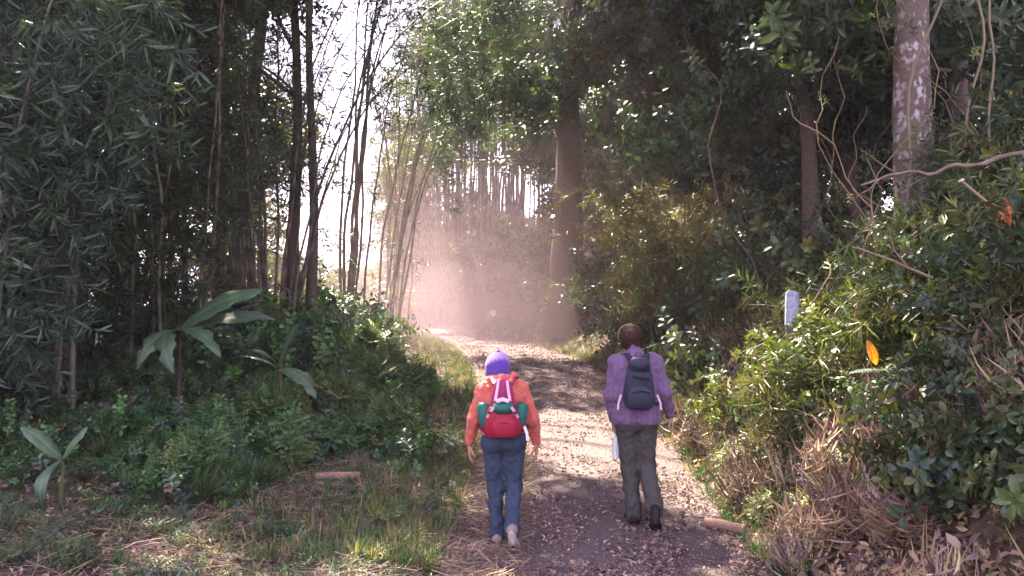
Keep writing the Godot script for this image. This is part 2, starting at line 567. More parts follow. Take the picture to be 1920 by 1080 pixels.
func shrub(called: String, label: String, at: Vector3, rad: Vector3, count: int, kinds: Array, cols: Array, hang: float, size: float, group := "", category := "shrub") -> Node3D:
	var o := thing(called, label, category, at, group)
	var spots := []
	var lumps := maxi(3, int(count / 22.0))
	var stems := mini(lumps, 9)
	for k in lumps:
		var q := rdir() * pow(rng.randf(), 0.4)
		q.y = absf(q.y) * 0.9
		var c := Vector3(q.x * rad.x, rad.y * (0.35 + q.y * 0.8), q.z * rad.z)
		if k < stems:
			var b := MB.new()
			var w := wander(Vector3(q.x * 0.15, -0.15, q.z * 0.15), c, 6, 0.15)
			b.tube(w, limb_radii(7, 0.018 * maxf(rad.y, 0.5), 0.004), 5, [vary(lin(0.09, 0.07, 0.05), 0.3)])
			part("stem", b.mesh(M.stem), o)
		clump(spots, c, Vector3(rad.x, rad.y * 0.8, rad.z) * rf(0.25, 0.45), int(float(count) / lumps), hang, size)
	for s in spots:
		s[0].y = maxf(s[0].y, 0.04)
	sprays(o, kinds, spots, cols)
	return o
func fern(label: String, at: Vector3, fronds: int, length: float, col: Color, facing: float, sweep: float, group := "") -> Node3D:
	var o := thing("fern", label, "fern", at, group)
	for k in fronds:
		var f := part("frond", tinted(S.frond[k % 3], col), o)
		var a := facing + (k - (fronds - 1) * 0.5) * sweep / fronds + rf(-0.15, 0.15)
		f.transform = Transform3D(Basis(Vector3.UP, a) * Basis(Vector3.RIGHT, rf(-0.25, 0.2)) * Basis.IDENTITY.scaled(Vector3.ONE * length * rf(0.8, 1.15)), Vector3(0, 0.02, 0))
	return o
var tint_cache := {}
func tinted(m: ArrayMesh, col: Color) -> ArrayMesh:     # the same shape with another leaf colour
	var key := [m, col]
	if not tint_cache.has(key):
		var a := m.surface_get_arrays(0)
		var c: PackedColorArray = a[Mesh.ARRAY_COLOR]
		for i in c.size():
			c[i] = c[i] * col
		a[Mesh.ARRAY_COLOR] = c
		var n := ArrayMesh.new()
		n.add_surface_from_arrays(Mesh.PRIMITIVE_TRIANGLES, a)
		n.surface_set_material(0, m.surface_get_material(0))
		tint_cache[key] = n
	return tint_cache[key]
func blade_mesh(l: float, w: float, arch: float, curl: float, col: Color, ragged := 0.0) -> ArrayMesh:   # one big leaf along +z with a midrib channel and a wavy edge
	var b := MB.new()
	var P := []
	var Q := []
	var K := []
	var m := 26
	var s := rf(0, 300)
	for i in m + 1:
		var t := float(i) / m
		var mid := Vector3(0, arch * l * (t - curl * t * t), l * t * (1.0 - 0.18 * curl * t))
		var ww := w * 0.5 * pow(sin(PI * clampf(0.04 + 0.955 * t, 0.0, 1.0)), 0.75)
		var a := []
		var q := []
		var k := []
		for j in 9:
			var u := (j - 4) / 4.0
			var wave := fnoise.get_noise_2d(t * 190.0 + u * 20.0, s) * 0.12 * absf(u)
			var cut := 1.0 - ragged * maxf(0.0, fnoise.get_noise_2d(t * 420.0, s + (50.0 if u > 0 else 0.0))) * 1.6 * absf(u)
			a.append(mid + Vector3(u * ww * cut, absf(u) * ww * 0.28 - u * u * ww * 0.35 + wave * w, 0))
			q.append(Vector3(-u * 0.1, 1, 0))
			k.append(col * (1.0 + fnoise.get_noise_2d(t * 900.0, s) * 0.25) if j != 4 else col * 1.5)
		P.append(a); Q.append(q); K.append(k)
	for i in P.size():
		for j in 9:
			var du: Vector3 = P[i][mini(j + 1, 8)] - P[i][maxi(j - 1, 0)]
			var dv: Vector3 = P[mini(i + 1, m)][j] - P[maxi(i - 1, 0)][j]
			var nn := dv.cross(du)
			Q[i][j] = nn.normalized() if nn.length_squared() > 1e-12 else Vector3.UP
	b.grid(P, Q, K, false)
	return b.mesh(M.leaf)
# ---------------------------------------------------------------- bodies and garments: a field of tapered capsules, meshed as surface nets
func net(b: MB, bones: Array, cell: float, col: Color, blend := 0.03, folds := 0.0, stretch := Vector3.ONE, cut_low := -1e9, cut_high := 1e9) -> void:
	var lo := Vector3.ONE * 1e9                        # bones: [from, to, radius, radius, flatten z]
	var hi := -lo
	for k in bones:
		var r := maxf(k[2], k[3]) * 1.0 + blend + cell * 2.0 + folds
		lo = lo.min(k[0] - Vector3.ONE * r).min(k[1] - Vector3.ONE * r)
		hi = hi.max(k[0] + Vector3.ONE * r).max(k[1] + Vector3.ONE * r)
	var nx := int((hi.x - lo.x) / cell) + 2
	var ny := int((hi.y - lo.y) / cell) + 2
	var nz := int((hi.z - lo.z) / cell) + 2
	var f := PackedFloat32Array()
	f.resize(nx * ny * nz)
	f.fill(1.0)
	for k in bones:
		var a: Vector3 = k[0]
		var e: Vector3 = k[1] - k[0]
		var ra: float = k[2]
		var rb: float = k[3]
		var r := maxf(ra, rb) + blend + cell * 2.0
		var p0: Vector3 = (a.min(k[1]) - Vector3.ONE * r - lo) / cell
		var p1: Vector3 = (a.max(k[1]) + Vector3.ONE * r - lo) / cell
		var ee := maxf(e.length_squared(), 1e-9)
		for z in range(maxi(0, int(p0.z)), mini(nz, int(p1.z) + 2)):
			for y in range(maxi(0, int(p0.y)), mini(ny, int(p1.y) + 2)):
				for x in range(maxi(0, int(p0.x)), mini(nx, int(p1.x) + 2)):
					var p := lo + Vector3(x, y, z) * cell - a
					var t := clampf(p.dot(e) / ee, 0.0, 1.0)
					var d := (p - e * t).length() - lerpf(ra, rb, t)
					var i := x + nx * (y + ny * z)
					var o := f[i]
					var h := maxf(blend - absf(o - d), 0.0) / blend
					f[i] = minf(o, d) - h * h * blend * 0.25
	if folds > 0.0 or cut_low > -1e8 or cut_high < 1e8:
		for z in nz:
			for y in ny:
				for x in nx:
					var i := x + nx * (y + ny * z)
					if f[i] < 0.06:
						var p := lo + Vector3(x, y, z) * cell
						if folds > 0.0:
							var q := p * stretch
							f[i] += (fnoise.get_noise_3d(q.x * 950.0, q.y * 950.0, q.z * 950.0) * 1.6 + fnoise.get_noise_3d(q.x * 2300.0 + 50.0, q.y * 2300.0, q.z * 2300.0) * 0.8) * folds
						f[i] = maxf(f[i], maxf(cut_low - p.y, p.y - cut_high))
	var at := {}
	var P := PackedVector3Array()
	var N := PackedVector3Array()
	var step := [1, nx, nx * ny]
	for z in nz - 1:
		for y in ny - 1:
			var row := nx * (y + ny * z)
			for x in nx - 1:
				var i := row + x
				var v := [f[i], f[i + 1], f[i + nx], f[i + nx + 1], f[i + nx * ny], f[i + nx * ny + 1], f[i + nx * ny + nx], f[i + nx * ny + nx + 1]]
				var neg := 0
				for q in 8:
					if v[q] < 0.0:
						neg += 1
				if neg == 0 or neg == 8:
					continue
				var sum := Vector3.ZERO
				var cnt := 0
				for q in 8:
					for ax in 3:
						var q2 := q | (1 << ax)
						if q2 == q or (v[q] < 0.0) == (v[q2] < 0.0):
							continue
						var t: float = v[q] / (v[q] - v[q2])
						var w := Vector3(q & 1, (q >> 1) & 1, (q >> 2) & 1)
						w[ax] = t
						sum += w
						cnt += 1
				at[i] = P.size()
				P.append(lo + (Vector3(x, y, z) + sum / cnt) * cell)
				N.append(Vector3(v[1] + v[3] + v[5] + v[7] - v[0] - v[2] - v[4] - v[6], v[2] + v[3] + v[6] + v[7] - v[0] - v[1] - v[4] - v[5], v[4] + v[5] + v[6] + v[7] - v[0] - v[1] - v[2] - v[3]).normalized())
	for i in at:
		for ax in 3:
			var u: int = step[(ax + 1) % 3]
			var w: int = step[(ax + 2) % 3]
			if i + step[ax] >= f.size() or (f[i] < 0.0) == (f[i + step[ax]] < 0.0):
				continue
			if not (at.has(i - u) and at.has(i - w) and at.has(i - u - w)):
				continue
			var q0: int = at[i]
			var q1: int = at[i - u]
			var q2: int = at[i - u - w]
			var q3: int = at[i - w]
			b.smooth(P[q0], P[q1], P[q2], N[q0], N[q1], N[q2], col, col, col)
			b.smooth(P[q0], P[q2], P[q3], N[q0], N[q2], N[q3], col, col, col)
func hand(b: MB, wrist: Vector3, down: Vector3, back: Vector3, thumb_side: float, curl: float, col: Color, s := 1.0) -> void:
	var y := down.normalized()                        # fingers run along y, the back of the hand faces "back"
	var z := (back - y * back.dot(y)).normalized()
	var x := y.cross(z) * thumb_side
	var bones := []
	for k in 4:
		var o := (1.5 - k) * 0.019 * s
		bones.append([wrist + x * o * 0.4, wrist + y * 0.085 * s + x * o, 0.016 * s, 0.0125 * s])
		var l: float = [0.068, 0.078, 0.074, 0.058][k] * s
		var p := wrist + y * 0.085 * s + x * o
		var dir := y
		for j in 3:
			var a: float = curl * [0.5, 0.9, 0.7][j] * (1.0 + 0.12 * k)
			dir = (dir * cos(a) - z * sin(a)).normalized()
			var q: Vector3 = p + dir * l * [0.45, 0.32, 0.26][j]
			bones.append([p, q, 0.0095 * s - 0.0008 * j, 0.0088 * s - 0.0008 * j])
			p = q
	var t0 := wrist + y * 0.025 * s + x * 0.02 * s
	var t1 := t0 + (y * 0.6 + x * 0.7 - z * 0.3).normalized() * 0.042 * s
	var t2 := t1 + (y * 0.9 + x * 0.25 - z * 0.45).normalized() * 0.034 * s
	var t3 := t2 + (y * 0.9 - z * 0.5).normalized() * 0.026 * s
	bones.append([t0, t1, 0.015 * s, 0.0115 * s])
	bones.append([t1, t2, 0.011 * s, 0.0098 * s])
	bones.append([t2, t3, 0.0098 * s, 0.0085 * s])
	bones.append([wrist - y * 0.05 * s, wrist + y * 0.02 * s, 0.026 * s, 0.022 * s])
	net(b, bones, 0.0042, col, 0.008)
func head(b: MB, c: Vector3, up: Vector3, fwd: Vector3, s: float, col: Color) -> void:
	up = up.normalized()
	fwd = (fwd - up * fwd.dot(up)).normalized()
	var r := fwd.cross(up)
	var k := [[c + up * 0.025 * s - fwd * 0.02 * s, c + up * 0.03 * s + fwd * 0.025 * s, 0.086 * s, 0.08 * s],
		[c + fwd * 0.035 * s - up * 0.03 * s, c + fwd * 0.055 * s - up * 0.075 * s, 0.06 * s, 0.036 * s],
		[c - r * 0.045 * s - up * 0.03 * s, c + fwd * 0.05 * s - up * 0.085 * s, 0.032 * s, 0.026 * s],
		[c + r * 0.045 * s - up * 0.03 * s, c + fwd * 0.05 * s - up * 0.085 * s, 0.032 * s, 0.026 * s],
		[c + fwd * 0.092 * s - up * 0.0 * s, c + fwd * 0.11 * s - up * 0.032 * s, 0.009 * s, 0.014 * s],
		[c + fwd * 0.088 * s - up * 0.062 * s - r * 0.015 * s, c + fwd * 0.088 * s - up * 0.062 * s + r * 0.015 * s, 0.009 * s, 0.009 * s],
		[c + fwd * 0.085 * s + up * 0.018 * s - r * 0.04 * s, c + fwd * 0.085 * s + up * 0.018 * s + r * 0.04 * s, 0.011 * s, 0.011 * s],
		[c - up * 0.05 * s - fwd * 0.03 * s, c - up * 0.17 * s - fwd * 0.03 * s, 0.056 * s, 0.058 * s]]
	for q in [-1.0, 1.0]:
		k.append([c + r * q * 0.082 * s + up * 0.012 * s - fwd * 0.012 * s, c + r * q * 0.08 * s - up * 0.03 * s - fwd * 0.004 * s, 0.014 * s, 0.009 * s])
		k.append([c + r * q * 0.09 * s + up * 0.012 * s - fwd * 0.022 * s, c + r * q * 0.086 * s - up * 0.012 * s - fwd * 0.02 * s, 0.008 * s, 0.007 * s])
	net(b, k, 0.006, col, 0.02)
func shoe(parent: Node3D, ankle: Vector3, toe: Vector3, up: Vector3, upper: Color, sole: Color, s := 1.0) -> void:
	var f := (toe - ankle)
	var fwd := (f - up * f.dot(up)).normalized()
	up = (up - fwd * up.dot(fwd)).normalized()
	var r := fwd.cross(up)
	var heel := ankle - up * 0.05 * s - fwd * 0.035 * s
	var ball := heel + fwd * 0.17 * s - up * 0.008 * s
	var tip := heel + fwd * 0.225 * s - up * 0.006 * s
	var b := MB.new()
	net(b, [[ankle + up * 0.02 * s, heel + up * 0.01, 0.043 * s, 0.036 * s], [heel + up * 0.01, ball, 0.038 * s, 0.036 * s], [ankle, ball + up * 0.012, 0.042 * s, 0.03 * s], [ball - r * 0.012, tip - r * 0.004, 0.034 * s, 0.026 * s], [ball + r * 0.012, tip, 0.034 * s, 0.028 * s]], 0.008, upper, 0.03, 0.002)
	var o := part("shoe", b.mesh(M.rubber), parent)
	var q := MB.new()
	var P := []
	var Q := []
	var K := []
	for lay in [[-0.046, 0.0], [-0.046, 1.0], [-0.022, 1.0], [-0.022, 0.0]]:
		var a := []
		var n := []
		var k := []
		for i in 20:
			var w := TAU * i / 20.0
			var l := cos(w)
			var ww: float = (0.042 if l > -0.2 else 0.036) * s * lay[1]
			a.append(heel + fwd * (0.1 + 0.145 * l * lay[1]) * s + r * sin(w) * ww + up * lay[0] * s)
			n.append((fwd * l + r * sin(w) + up * (0.0 if lay[1] > 0.5 else signf(lay[0] + 0.034))).normalized())
			k.append(sole)
		P.append(a); Q.append(n); K.append(k)
	q.grid(P, Q, K, true)
	part("sole", q.mesh(M.rubber), o)
func bag_mesh(size: Vector3, e: float, col: Color, mat: Material, taper := 0.0, sag := 0.0) -> ArrayMesh:   # a soft rounded box standing on its base at the origin
	var b := MB.new()
	var P := []
	var Q := []
	var K := []
	for i in 17:
		var v := PI * (i / 16.0 - 0.5)
		var a := []
		var n := []
		var k := []
		for j in 28:
			var u := TAU * j / 28.0
			var cv := signf(cos(v)) * pow(absf(cos(v)), e)
			var p := Vector3(cv * signf(cos(u)) * pow(absf(cos(u)), e), signf(sin(v)) * pow(absf(sin(v)), e), cv * signf(sin(u)) * pow(absf(sin(u)), e))
			var w := 1.0 - taper * (p.y * 0.5 + 0.5) + sag * (0.5 - p.y * 0.5) * 0.3
			var g := fnoise.get_noise_3d(p.x * 55.0, p.y * 55.0 + size.x * 900.0, p.z * 55.0) * 0.07 + fnoise.get_noise_3d(p.x * 190.0, p.y * 260.0 + size.y * 700.0, p.z * 190.0) * 0.03
			a.append(Vector3(p.x * w * size.x * 0.5, (p.y + 1.0) * size.y * 0.5, p.z * w * size.z * 0.5) * (1.0 + g))
			n.append(Vector3(p.x / size.x, p.y / size.y, p.z / size.z).normalized()); k.append(col)
		P.append(a); Q.append(n); K.append(k)
	b.grid(P, Q, K, true)
	return b.mesh(mat)
func strap_mesh(pts: Array, width: float, across: Vector3, col: Color, mat: Material, thick := 0.004) -> ArrayMesh:   # a flat webbing strap along the points
	var b := MB.new()
	var P := []
	var Q := []
	var K := []
	for i in pts.size():
		var t: Vector3 = (pts[mini(i + 1, pts.size() - 1)] - pts[maxi(i - 1, 0)]).normalized()
		var x := (across - t * across.dot(t)).normalized()
		var y := x.cross(t)
		var a := []
		var n := []
		var k := []
		for q in [[-1, -1], [1, -1], [1, 1], [-1, 1]]:
			a.append(pts[i] + x * (width * 0.5 * q[0]) + y * (thick * 0.5 * q[1]))
			n.append((x * q[0] * 0.3 + y * q[1]).normalized()); k.append(col)
		P.append(a); Q.append(n); K.append(k)
	b.grid(P, Q, K, true)
	return b.mesh(mat)
func arc(mid: Vector3, half: float, drop: float, n: int) -> Array:       # a shallow curve across the front of a bag
	var out := []
	for i in n:
		var u := (i / float(n - 1) - 0.5) * 2.0
		out.append(mid + Vector3(u * half, -drop * u * u, -0.035 * u * u * u * u))
	return out
func strands(b: MB, c: Vector3, r: Vector3, count: int, col: Color) -> void:    # short locks lying over the back of a head
	for i in count:
		var q := rdir()
		if q.z < -0.1 or q.y < -0.55:
			continue
		var p := c + q * r
		b.leaf(p, Vector3(q.x * 0.5, -1.0 + q.y * 0.3, q.z * 0.6 - q.y * 0.1) + 0.25 * rdir(), q, rf(0.03, 0.055), rf(0.004, 0.008), vary(col, 0.35), 0.0, 0.2, [0.6, 1.0, 0.0])

func walker_orange(at: Vector3) -> void:
	var o := thing("person", "walker in an orange hooded fleece, blue jeans and purple knitted hat", "person", at)
	var hc := Vector3(-0.05, 1.44, -0.1)
	var neck := Vector3(-0.02, 1.33, -0.02)
	var sl := Vector3(-0.17, 1.26, 0.0)
	var sr := Vector3(0.155, 1.26, 0.0)
	var el := Vector3(-0.245, 1.03, 0.03)
	var er := Vector3(0.235, 1.03, 0.02)
	var wl := Vector3(-0.285, 0.82, -0.05)
	var wr := Vector3(0.272, 0.83, -0.06)
	var hl := Vector3(-0.085, 0.84, 0.0)
	var hr := Vector3(0.085, 0.85, 0.0)
	var kl := Vector3(-0.07, 0.45, -0.03)
	var kr := Vector3(0.085, 0.465, -0.03)
	var al := Vector3(-0.055, 0.095, 0.02)
	var ar := Vector3(0.075, 0.215, 0.22)
	var skin := lin(0.34, 0.19, 0.13)
	var b := MB.new()
	net(b, [[sl, sr, 0.05, 0.05], [Vector3(-0.07, 1.2, 0), Vector3(-0.06, 0.88, 0), 0.085, 0.08], [Vector3(0.07, 1.2, 0), Vector3(0.06, 0.88, 0), 0.085, 0.08], [neck - Vector3(0, 0.08, 0), neck + Vector3(0, 0.06, -0.03), 0.055, 0.05],
		[sl, el, 0.045, 0.036], [el, wl, 0.036, 0.026], [sr, er, 0.045, 0.036], [er, wr, 0.036, 0.026], [hl, kl, 0.07, 0.05], [kl, al, 0.048, 0.035], [hr, kr, 0.07, 0.05], [kr, ar, 0.048, 0.035]], 0.02, skin, 0.04)
	head(b, hc, Vector3(0.0, 1, -0.3), Vector3(-0.05, -0.3, -1), 1.0, skin)
	hand(b, wl, Vector3(0.02, -1, 0.05), Vector3(-1, 0, 0.1), -1.0, 0.3, skin)
	hand(b, wr, Vector3(0.03, -1, 0.1), Vector3(1, 0, 0.1), 1.0, 0.35, skin)
	part("body", b.mesh(M.skin), o)
	var orange := lin(0.50, 0.125, 0.095)
	b = MB.new()
	net(b, [[sl + Vector3(0.03, 0.02, 0), sr + Vector3(-0.03, 0.02, 0), 0.066, 0.066], [Vector3(-0.075, 1.2, 0.01), Vector3(-0.075, 0.9, 0.0), 0.104, 0.106], [Vector3(0.07, 1.2, 0.01), Vector3(0.07, 0.9, 0.0), 0.104, 0.106],
		[neck - Vector3(0, 0.06, -0.01), neck + Vector3(0, 0.01, 0), 0.095, 0.075],
		[sl, el, 0.064, 0.052], [el, wl.lerp(el, 0.04), 0.053, 0.042], [sr, er, 0.064, 0.052], [er, wr.lerp(er, 0.04), 0.053, 0.042]], 0.0125, orange, 0.045, 0.011, Vector3(1, 0.7, 1), 0.80)
	part("fleece_jacket", b.mesh(M.fleece), o)
	b = MB.new()                                       # the hood lies bunched round the back of the neck
	var ring := []
	for i in 13:
		var w := PI * (-0.08 + 1.16 * i / 12.0)
		ring.append(neck + Vector3(cos(w) * 0.098, 0.045 - 0.035 * sin(w) + 0.012 * sin(i * 1.7), sin(w) * 0.085 - 0.02))
	var hood := []
	for i in 12:
		var g := 0.024 + 0.018 * sin(PI * i / 11.0)
		hood.append([ring[i], ring[i + 1], g, g])
	hood.append([neck + Vector3(0.0, 0.03, 0.085), neck + Vector3(0.01, -0.045, 0.1), 0.045, 0.028])
	hood.append([neck + Vector3(-0.05, 0.03, 0.075), neck + Vector3(0.01, -0.04, 0.1), 0.035, 0.024])
	hood.append([neck + Vector3(0.05, 0.03, 0.075), neck + Vector3(0.01, -0.04, 0.1), 0.035, 0.024])
	net(b, hood, 0.01, orange, 0.02, 0.006)
	part("hood", b.mesh(M.fleece), o)
	b = MB.new()
	net(b, [[hl + Vector3(0.005, 0.01, 0.025), hr + Vector3(-0.005, 0.01, 0.025), 0.105, 0.105], [Vector3(-0.06, 0.98, 0), Vector3(0.06, 0.98, 0), 0.105, 0.105], [hl, kl, 0.095, 0.066], [kl, al + Vector3(0, 0.02, 0), 0.064, 0.052], [al + Vector3(0, 0.09, 0), al - Vector3(0, 0.03, 0), 0.054, 0.062],
		[hr, kr, 0.095, 0.066], [kr, ar, 0.064, 0.054], [ar.lerp(kr, 0.25), ar.lerp(kr, -0.12), 0.055, 0.062]], 0.0125, Color(1, 1, 1), 0.03, 0.01, Vector3(1, 0.7, 1), -1e9, 0.99)
	part("jeans", b.mesh(M.denim), o)
	shoe(o, al + Vector3(0, -0.0, 0), al + Vector3(-0.01, -0.06, -0.2), Vector3.UP, lin(0.22, 0.19, 0.17), lin(0.36, 0.32, 0.29))
	var toe := Vector3(0.1, 0.05, 0.11)
	shoe(o, ar + Vector3(0, -0.03, 0.03), toe, Vector3(0.05, 0.75, -0.9), lin(0.22, 0.19, 0.17), lin(0.36, 0.32, 0.29))
	b = MB.new()                                       # knitted hat pulled over the ears
	var P := []
	var Q := []
	var K := []
	var ax := Vector3(-0.0, 1, -0.22).normalized()
	var fx := Vector3(0, -0.22, -1).normalized()
	fx = (fx - ax * fx.dot(ax)).normalized()
	var rx := fx.cross(ax)
	for i in 19:
		var t := i / 18.0
		var a := []
		var n := []
		var k := []
		for j in 40:
			var u := TAU * j / 40.0
			var r := 0.112 * (1.0 if t < 0.3 else pow(maxf(0.0, 1.0 - pow((t - 0.3) / 0.7, 2.4)), 0.5)) * (1.0 + 0.026 * cos(u * 20.0) + 0.1 * fnoise.get_noise_2d(u * 45.0, t * 130.0) * t)
			if t < 0.16:
				r *= 1.045
			var y := -0.06 + 0.21 * t
			a.append(hc + ax * (y + 0.012 * cos(u)) + rx * sin(u) * r * 0.93 + fx * cos(u) * r * 1.06 - fx * 0.012)
			n.append((rx * sin(u) * (1.0 - t * 0.8) + fx * cos(u) * (1.0 - t * 0.8) + ax * maxf(0.0, t * 1.5 - 0.5)).normalized()); k.append(lin(0.095, 0.045, 0.30) if t > 0.16 else lin(0.08, 0.04, 0.26))
		P.append(a); Q.append(n); K.append(k)
	b.grid(P, Q, K, true)
	part("knitted_hat", b.mesh(M.knit), o)
	# rucksack
	var r := thing("rucksack", "red and teal rucksack with pale straps worn over the orange fleece", "rucksack", at + Vector3(-0.005, 0.9, 0.125))
	var red := lin(0.28, 0.018, 0.045)
	var teal := lin(0.025, 0.125, 0.11)
	var pale := lin(0.55, 0.38, 0.48)
	var body := part("main_bag", bag_mesh(Vector3(0.31, 0.26, 0.18), 0.5, red, M.nylon, 0.16, 0.3), r)
	body.position = Vector3(0, 0, 0.035)
	var up := part("back_panel", bag_mesh(Vector3(0.22, 0.28, 0.1), 0.55, lin(0.30, 0.028, 0.11), M.nylon, 0.38), r)
	up.position = Vector3(0, 0.19, 0.03)
	var lid := part("lid", bag_mesh(Vector3(0.19, 0.1, 0.16), 0.6, teal, M.nylon, 0.2), r)
	lid.position = Vector3(0.0, 0.2, 0.05)
	lid.rotation.x = 0.25
	for q in [-1.0, 1.0]:
		var pk := part("side_pocket", bag_mesh(Vector3(0.085, 0.2, 0.12), 0.5, teal, M.nylon, -0.15), r)
		pk.position = Vector3(q * 0.14, 0.08, 0.025)
		pk.rotation.z = q * -0.12
		part("top_strap", strap_mesh([Vector3(q * 0.035, 0.46, 0.06), Vector3(q * 0.045, 0.38, 0.09), Vector3(q * 0.06, 0.3, 0.125)], 0.022, Vector3.RIGHT, pale, M.nylon), r)
		part("compression_strap", strap_mesh([Vector3(q * 0.07, 0.255, 0.142), Vector3(q * 0.1, 0.21, 0.147), Vector3(q * 0.125, 0.17, 0.13)], 0.02, Vector3(1, 0.6 * q, 0), pale, M.nylon), r)
		part("shoulder_strap", strap_mesh([Vector3(q * 0.06, 0.43, 0.02), Vector3(q * 0.085, 0.475, -0.06), Vector3(q * 0.1, 0.47, -0.16), Vector3(q * 0.125, 0.38, -0.235), Vector3(q * 0.165, 0.2, -0.24), Vector3(q * 0.2, 0.08, -0.12), Vector3(q * 0.15, 0.05, 0.0)], 0.045, Vector3.RIGHT, lin(0.3, 0.02, 0.06), M.nylon, 0.012), r)
	part("drawcord", strap_mesh([Vector3(-0.05, 0.3, 0.125), Vector3(0, 0.315, 0.122), Vector3(0.05, 0.3, 0.125)], 0.03, Vector3.UP, lin(0.75, 0.55, 0.66), M.nylon, 0.02), r)
	part("loose_strap", strap_mesh([Vector3(0.17, 0.1, 0.06), Vector3(0.195, 0.04, 0.085), Vector3(0.2, -0.02, 0.085)], 0.022, Vector3.RIGHT, lin(0.7, 0.62, 0.62), M.nylon), r)
	part("zip", strap_mesh(arc(Vector3(0.01, 0.13, 0.142), 0.085, 0.03, 9), 0.008, Vector3(0, 0, 1), lin(0.05, 0.03, 0.04), M.rubber, 0.006), r)
	for q in [-1.0, 1.0]:
		var bk := BoxMesh.new()
		bk.size = Vector3(0.03, 0.022, 0.01)
		bk.material = M.rubber_black
		part("buckle", bk, r).position = Vector3(q * 0.1, 0.21, 0.153)
	var pc := part("front_pocket", bag_mesh(Vector3(0.2, 0.15, 0.06), 0.6, red, M.nylon, 0.1), r)
	pc.position = Vector3(0.01, 0.02, 0.115)

func walker_purple(at: Vector3) -> void:
	var o := thing("person", "walker in a purple checked jacket and dark grey trousers, bare hands", "person", at)
	var hc := Vector3(-0.035, 1.655, -0.06)
	var neck := Vector3(-0.015, 1.52, 0.0)
	var sl := Vector3(-0.175, 1.44, 0.0)
	var sr := Vector3(0.165, 1.45, 0.0)
	var el := Vector3(-0.225, 1.15, 0.03)
	var er := Vector3(0.25, 1.18, 0.06)
	var wl := Vector3(-0.19, 0.905, -0.09)
	var wr := Vector3(0.325, 0.965, -0.06)
	var hl := Vector3(-0.09, 0.92, 0.0)
	var hr := Vector3(0.09, 0.93, 0.0)
	var kl := Vector3(-0.055, 0.5, -0.03)
	var kr := Vector3(0.1, 0.51, -0.03)
	var al := Vector3(-0.03, 0.1, 0.02)
	var ar := Vector3(0.12, 0.22, 0.23)
	var skin := lin(0.36, 0.20, 0.14)
	var b := MB.new()
	net(b, [[sl, sr, 0.05, 0.05], [Vector3(-0.07, 1.36, 0), Vector3(-0.06, 0.98, 0), 0.09, 0.085], [Vector3(0.07, 1.36, 0), Vector3(0.06, 0.98, 0), 0.09, 0.085], [neck - Vector3(0, 0.08, 0), neck + Vector3(0, 0.06, -0.02), 0.058, 0.052],
		[sl, el, 0.045, 0.036], [el, wl, 0.036, 0.026], [sr, er, 0.045, 0.036], [er, wr, 0.036, 0.026], [hl, kl, 0.07, 0.05], [kl, al, 0.048, 0.035], [hr, kr, 0.07, 0.05], [kr, ar, 0.048, 0.035]], 0.02, skin, 0.04)
	head(b, hc, Vector3(0, 1, -0.08), Vector3(0, -0.08, -1), 1.02, skin)
	hand(b, wl, Vector3(0.1, -1, -0.1), Vector3(-1, 0, 0.2), -1.0, 0.95, skin)
	hand(b, wr, Vector3(0.22, -1, 0.05), Vector3(1, 0.2, 0.2), 1.0, 0.35, skin)
	part("body", b.mesh(M.skin), o)
	b = MB.new()
	net(b, [[sl + Vector3(0.01, 0, 0), sr - Vector3(0.01, 0, 0), 0.078, 0.078], [Vector3(-0.08, 1.38, 0.01), Vector3(-0.085, 0.95, 0.02), 0.118, 0.136], [Vector3(0.075, 1.38, 0.01), Vector3(0.085, 0.95, 0.02), 0.118, 0.136],
		[neck - Vector3(0, 0.06, -0.01), neck + Vector3(0, 0.035, 0), 0.09, 0.072],
		[sl, el, 0.072, 0.06], [el, wl.lerp(el, 0.04), 0.06, 0.047], [sr, er, 0.072, 0.06], [er, wr.lerp(er, 0.04), 0.06, 0.047]], 0.0125, Color(1, 1, 1), 0.045, 0.012, Vector3(1, 0.7, 1), 0.895)
	part("jacket", b.mesh(M.plaid), o)
	b = MB.new()
	net(b, [[hl + Vector3(0.005, 0.0, 0.018), hr + Vector3(-0.005, 0.0, 0.018), 0.11, 0.11], [Vector3(-0.06, 1.03, 0), Vector3(0.06, 1.03, 0), 0.105, 0.105], [hl, kl, 0.1, 0.077], [kl, al + Vector3(0, 0.02, 0), 0.076, 0.066], [al + Vector3(0, 0.1, 0), al - Vector3(0, 0.035, 0), 0.066, 0.07],
		[hr, kr, 0.1, 0.077], [kr, ar, 0.076, 0.068], [ar.lerp(kr, 0.25), ar.lerp(kr, -0.13), 0.066, 0.07]], 0.0125, Color(1, 1, 1), 0.03, 0.01, Vector3(1, 0.7, 1), -1e9, 1.0)
	part("trousers", b.mesh(M.twill), o)
	var black := lin(0.02, 0.019, 0.02)
	shoe(o, al, al + Vector3(-0.01, -0.06, -0.2), Vector3.UP, black, black * 1.4, 1.08)
	shoe(o, ar + Vector3(0, -0.03, 0.03), Vector3(0.14, 0.05, 0.12), Vector3(0.05, 0.75, -0.9), black, black * 1.6, 1.08)
	b = MB.new()                                       # short brown hair; a pale cap set forward stands in for its backlit rim
	net(b, [[hc + Vector3(0, 0.015, 0.03), hc + Vector3(0, 0.04, 0.0), 0.1, 0.104], [hc + Vector3(-0.03, -0.035, 0.04), hc + Vector3(0.03, -0.035, 0.04), 0.062, 0.062]], 0.008, lin(0.035, 0.018, 0.015), 0.03, 0.006, Vector3(1.6, 0.35, 1.6))
	strands(b, hc + Vector3(0, 0.026, 0.015), Vector3(0.103, 0.108, 0.107), 1500, lin(0.042, 0.022, 0.018))
	strands(b, hc + Vector3(0, -0.035, 0.04), Vector3(0.085, 0.06, 0.066), 500, lin(0.042, 0.022, 0.018))
	part("hair", b.mesh(M.rubber), o)
	b = MB.new()
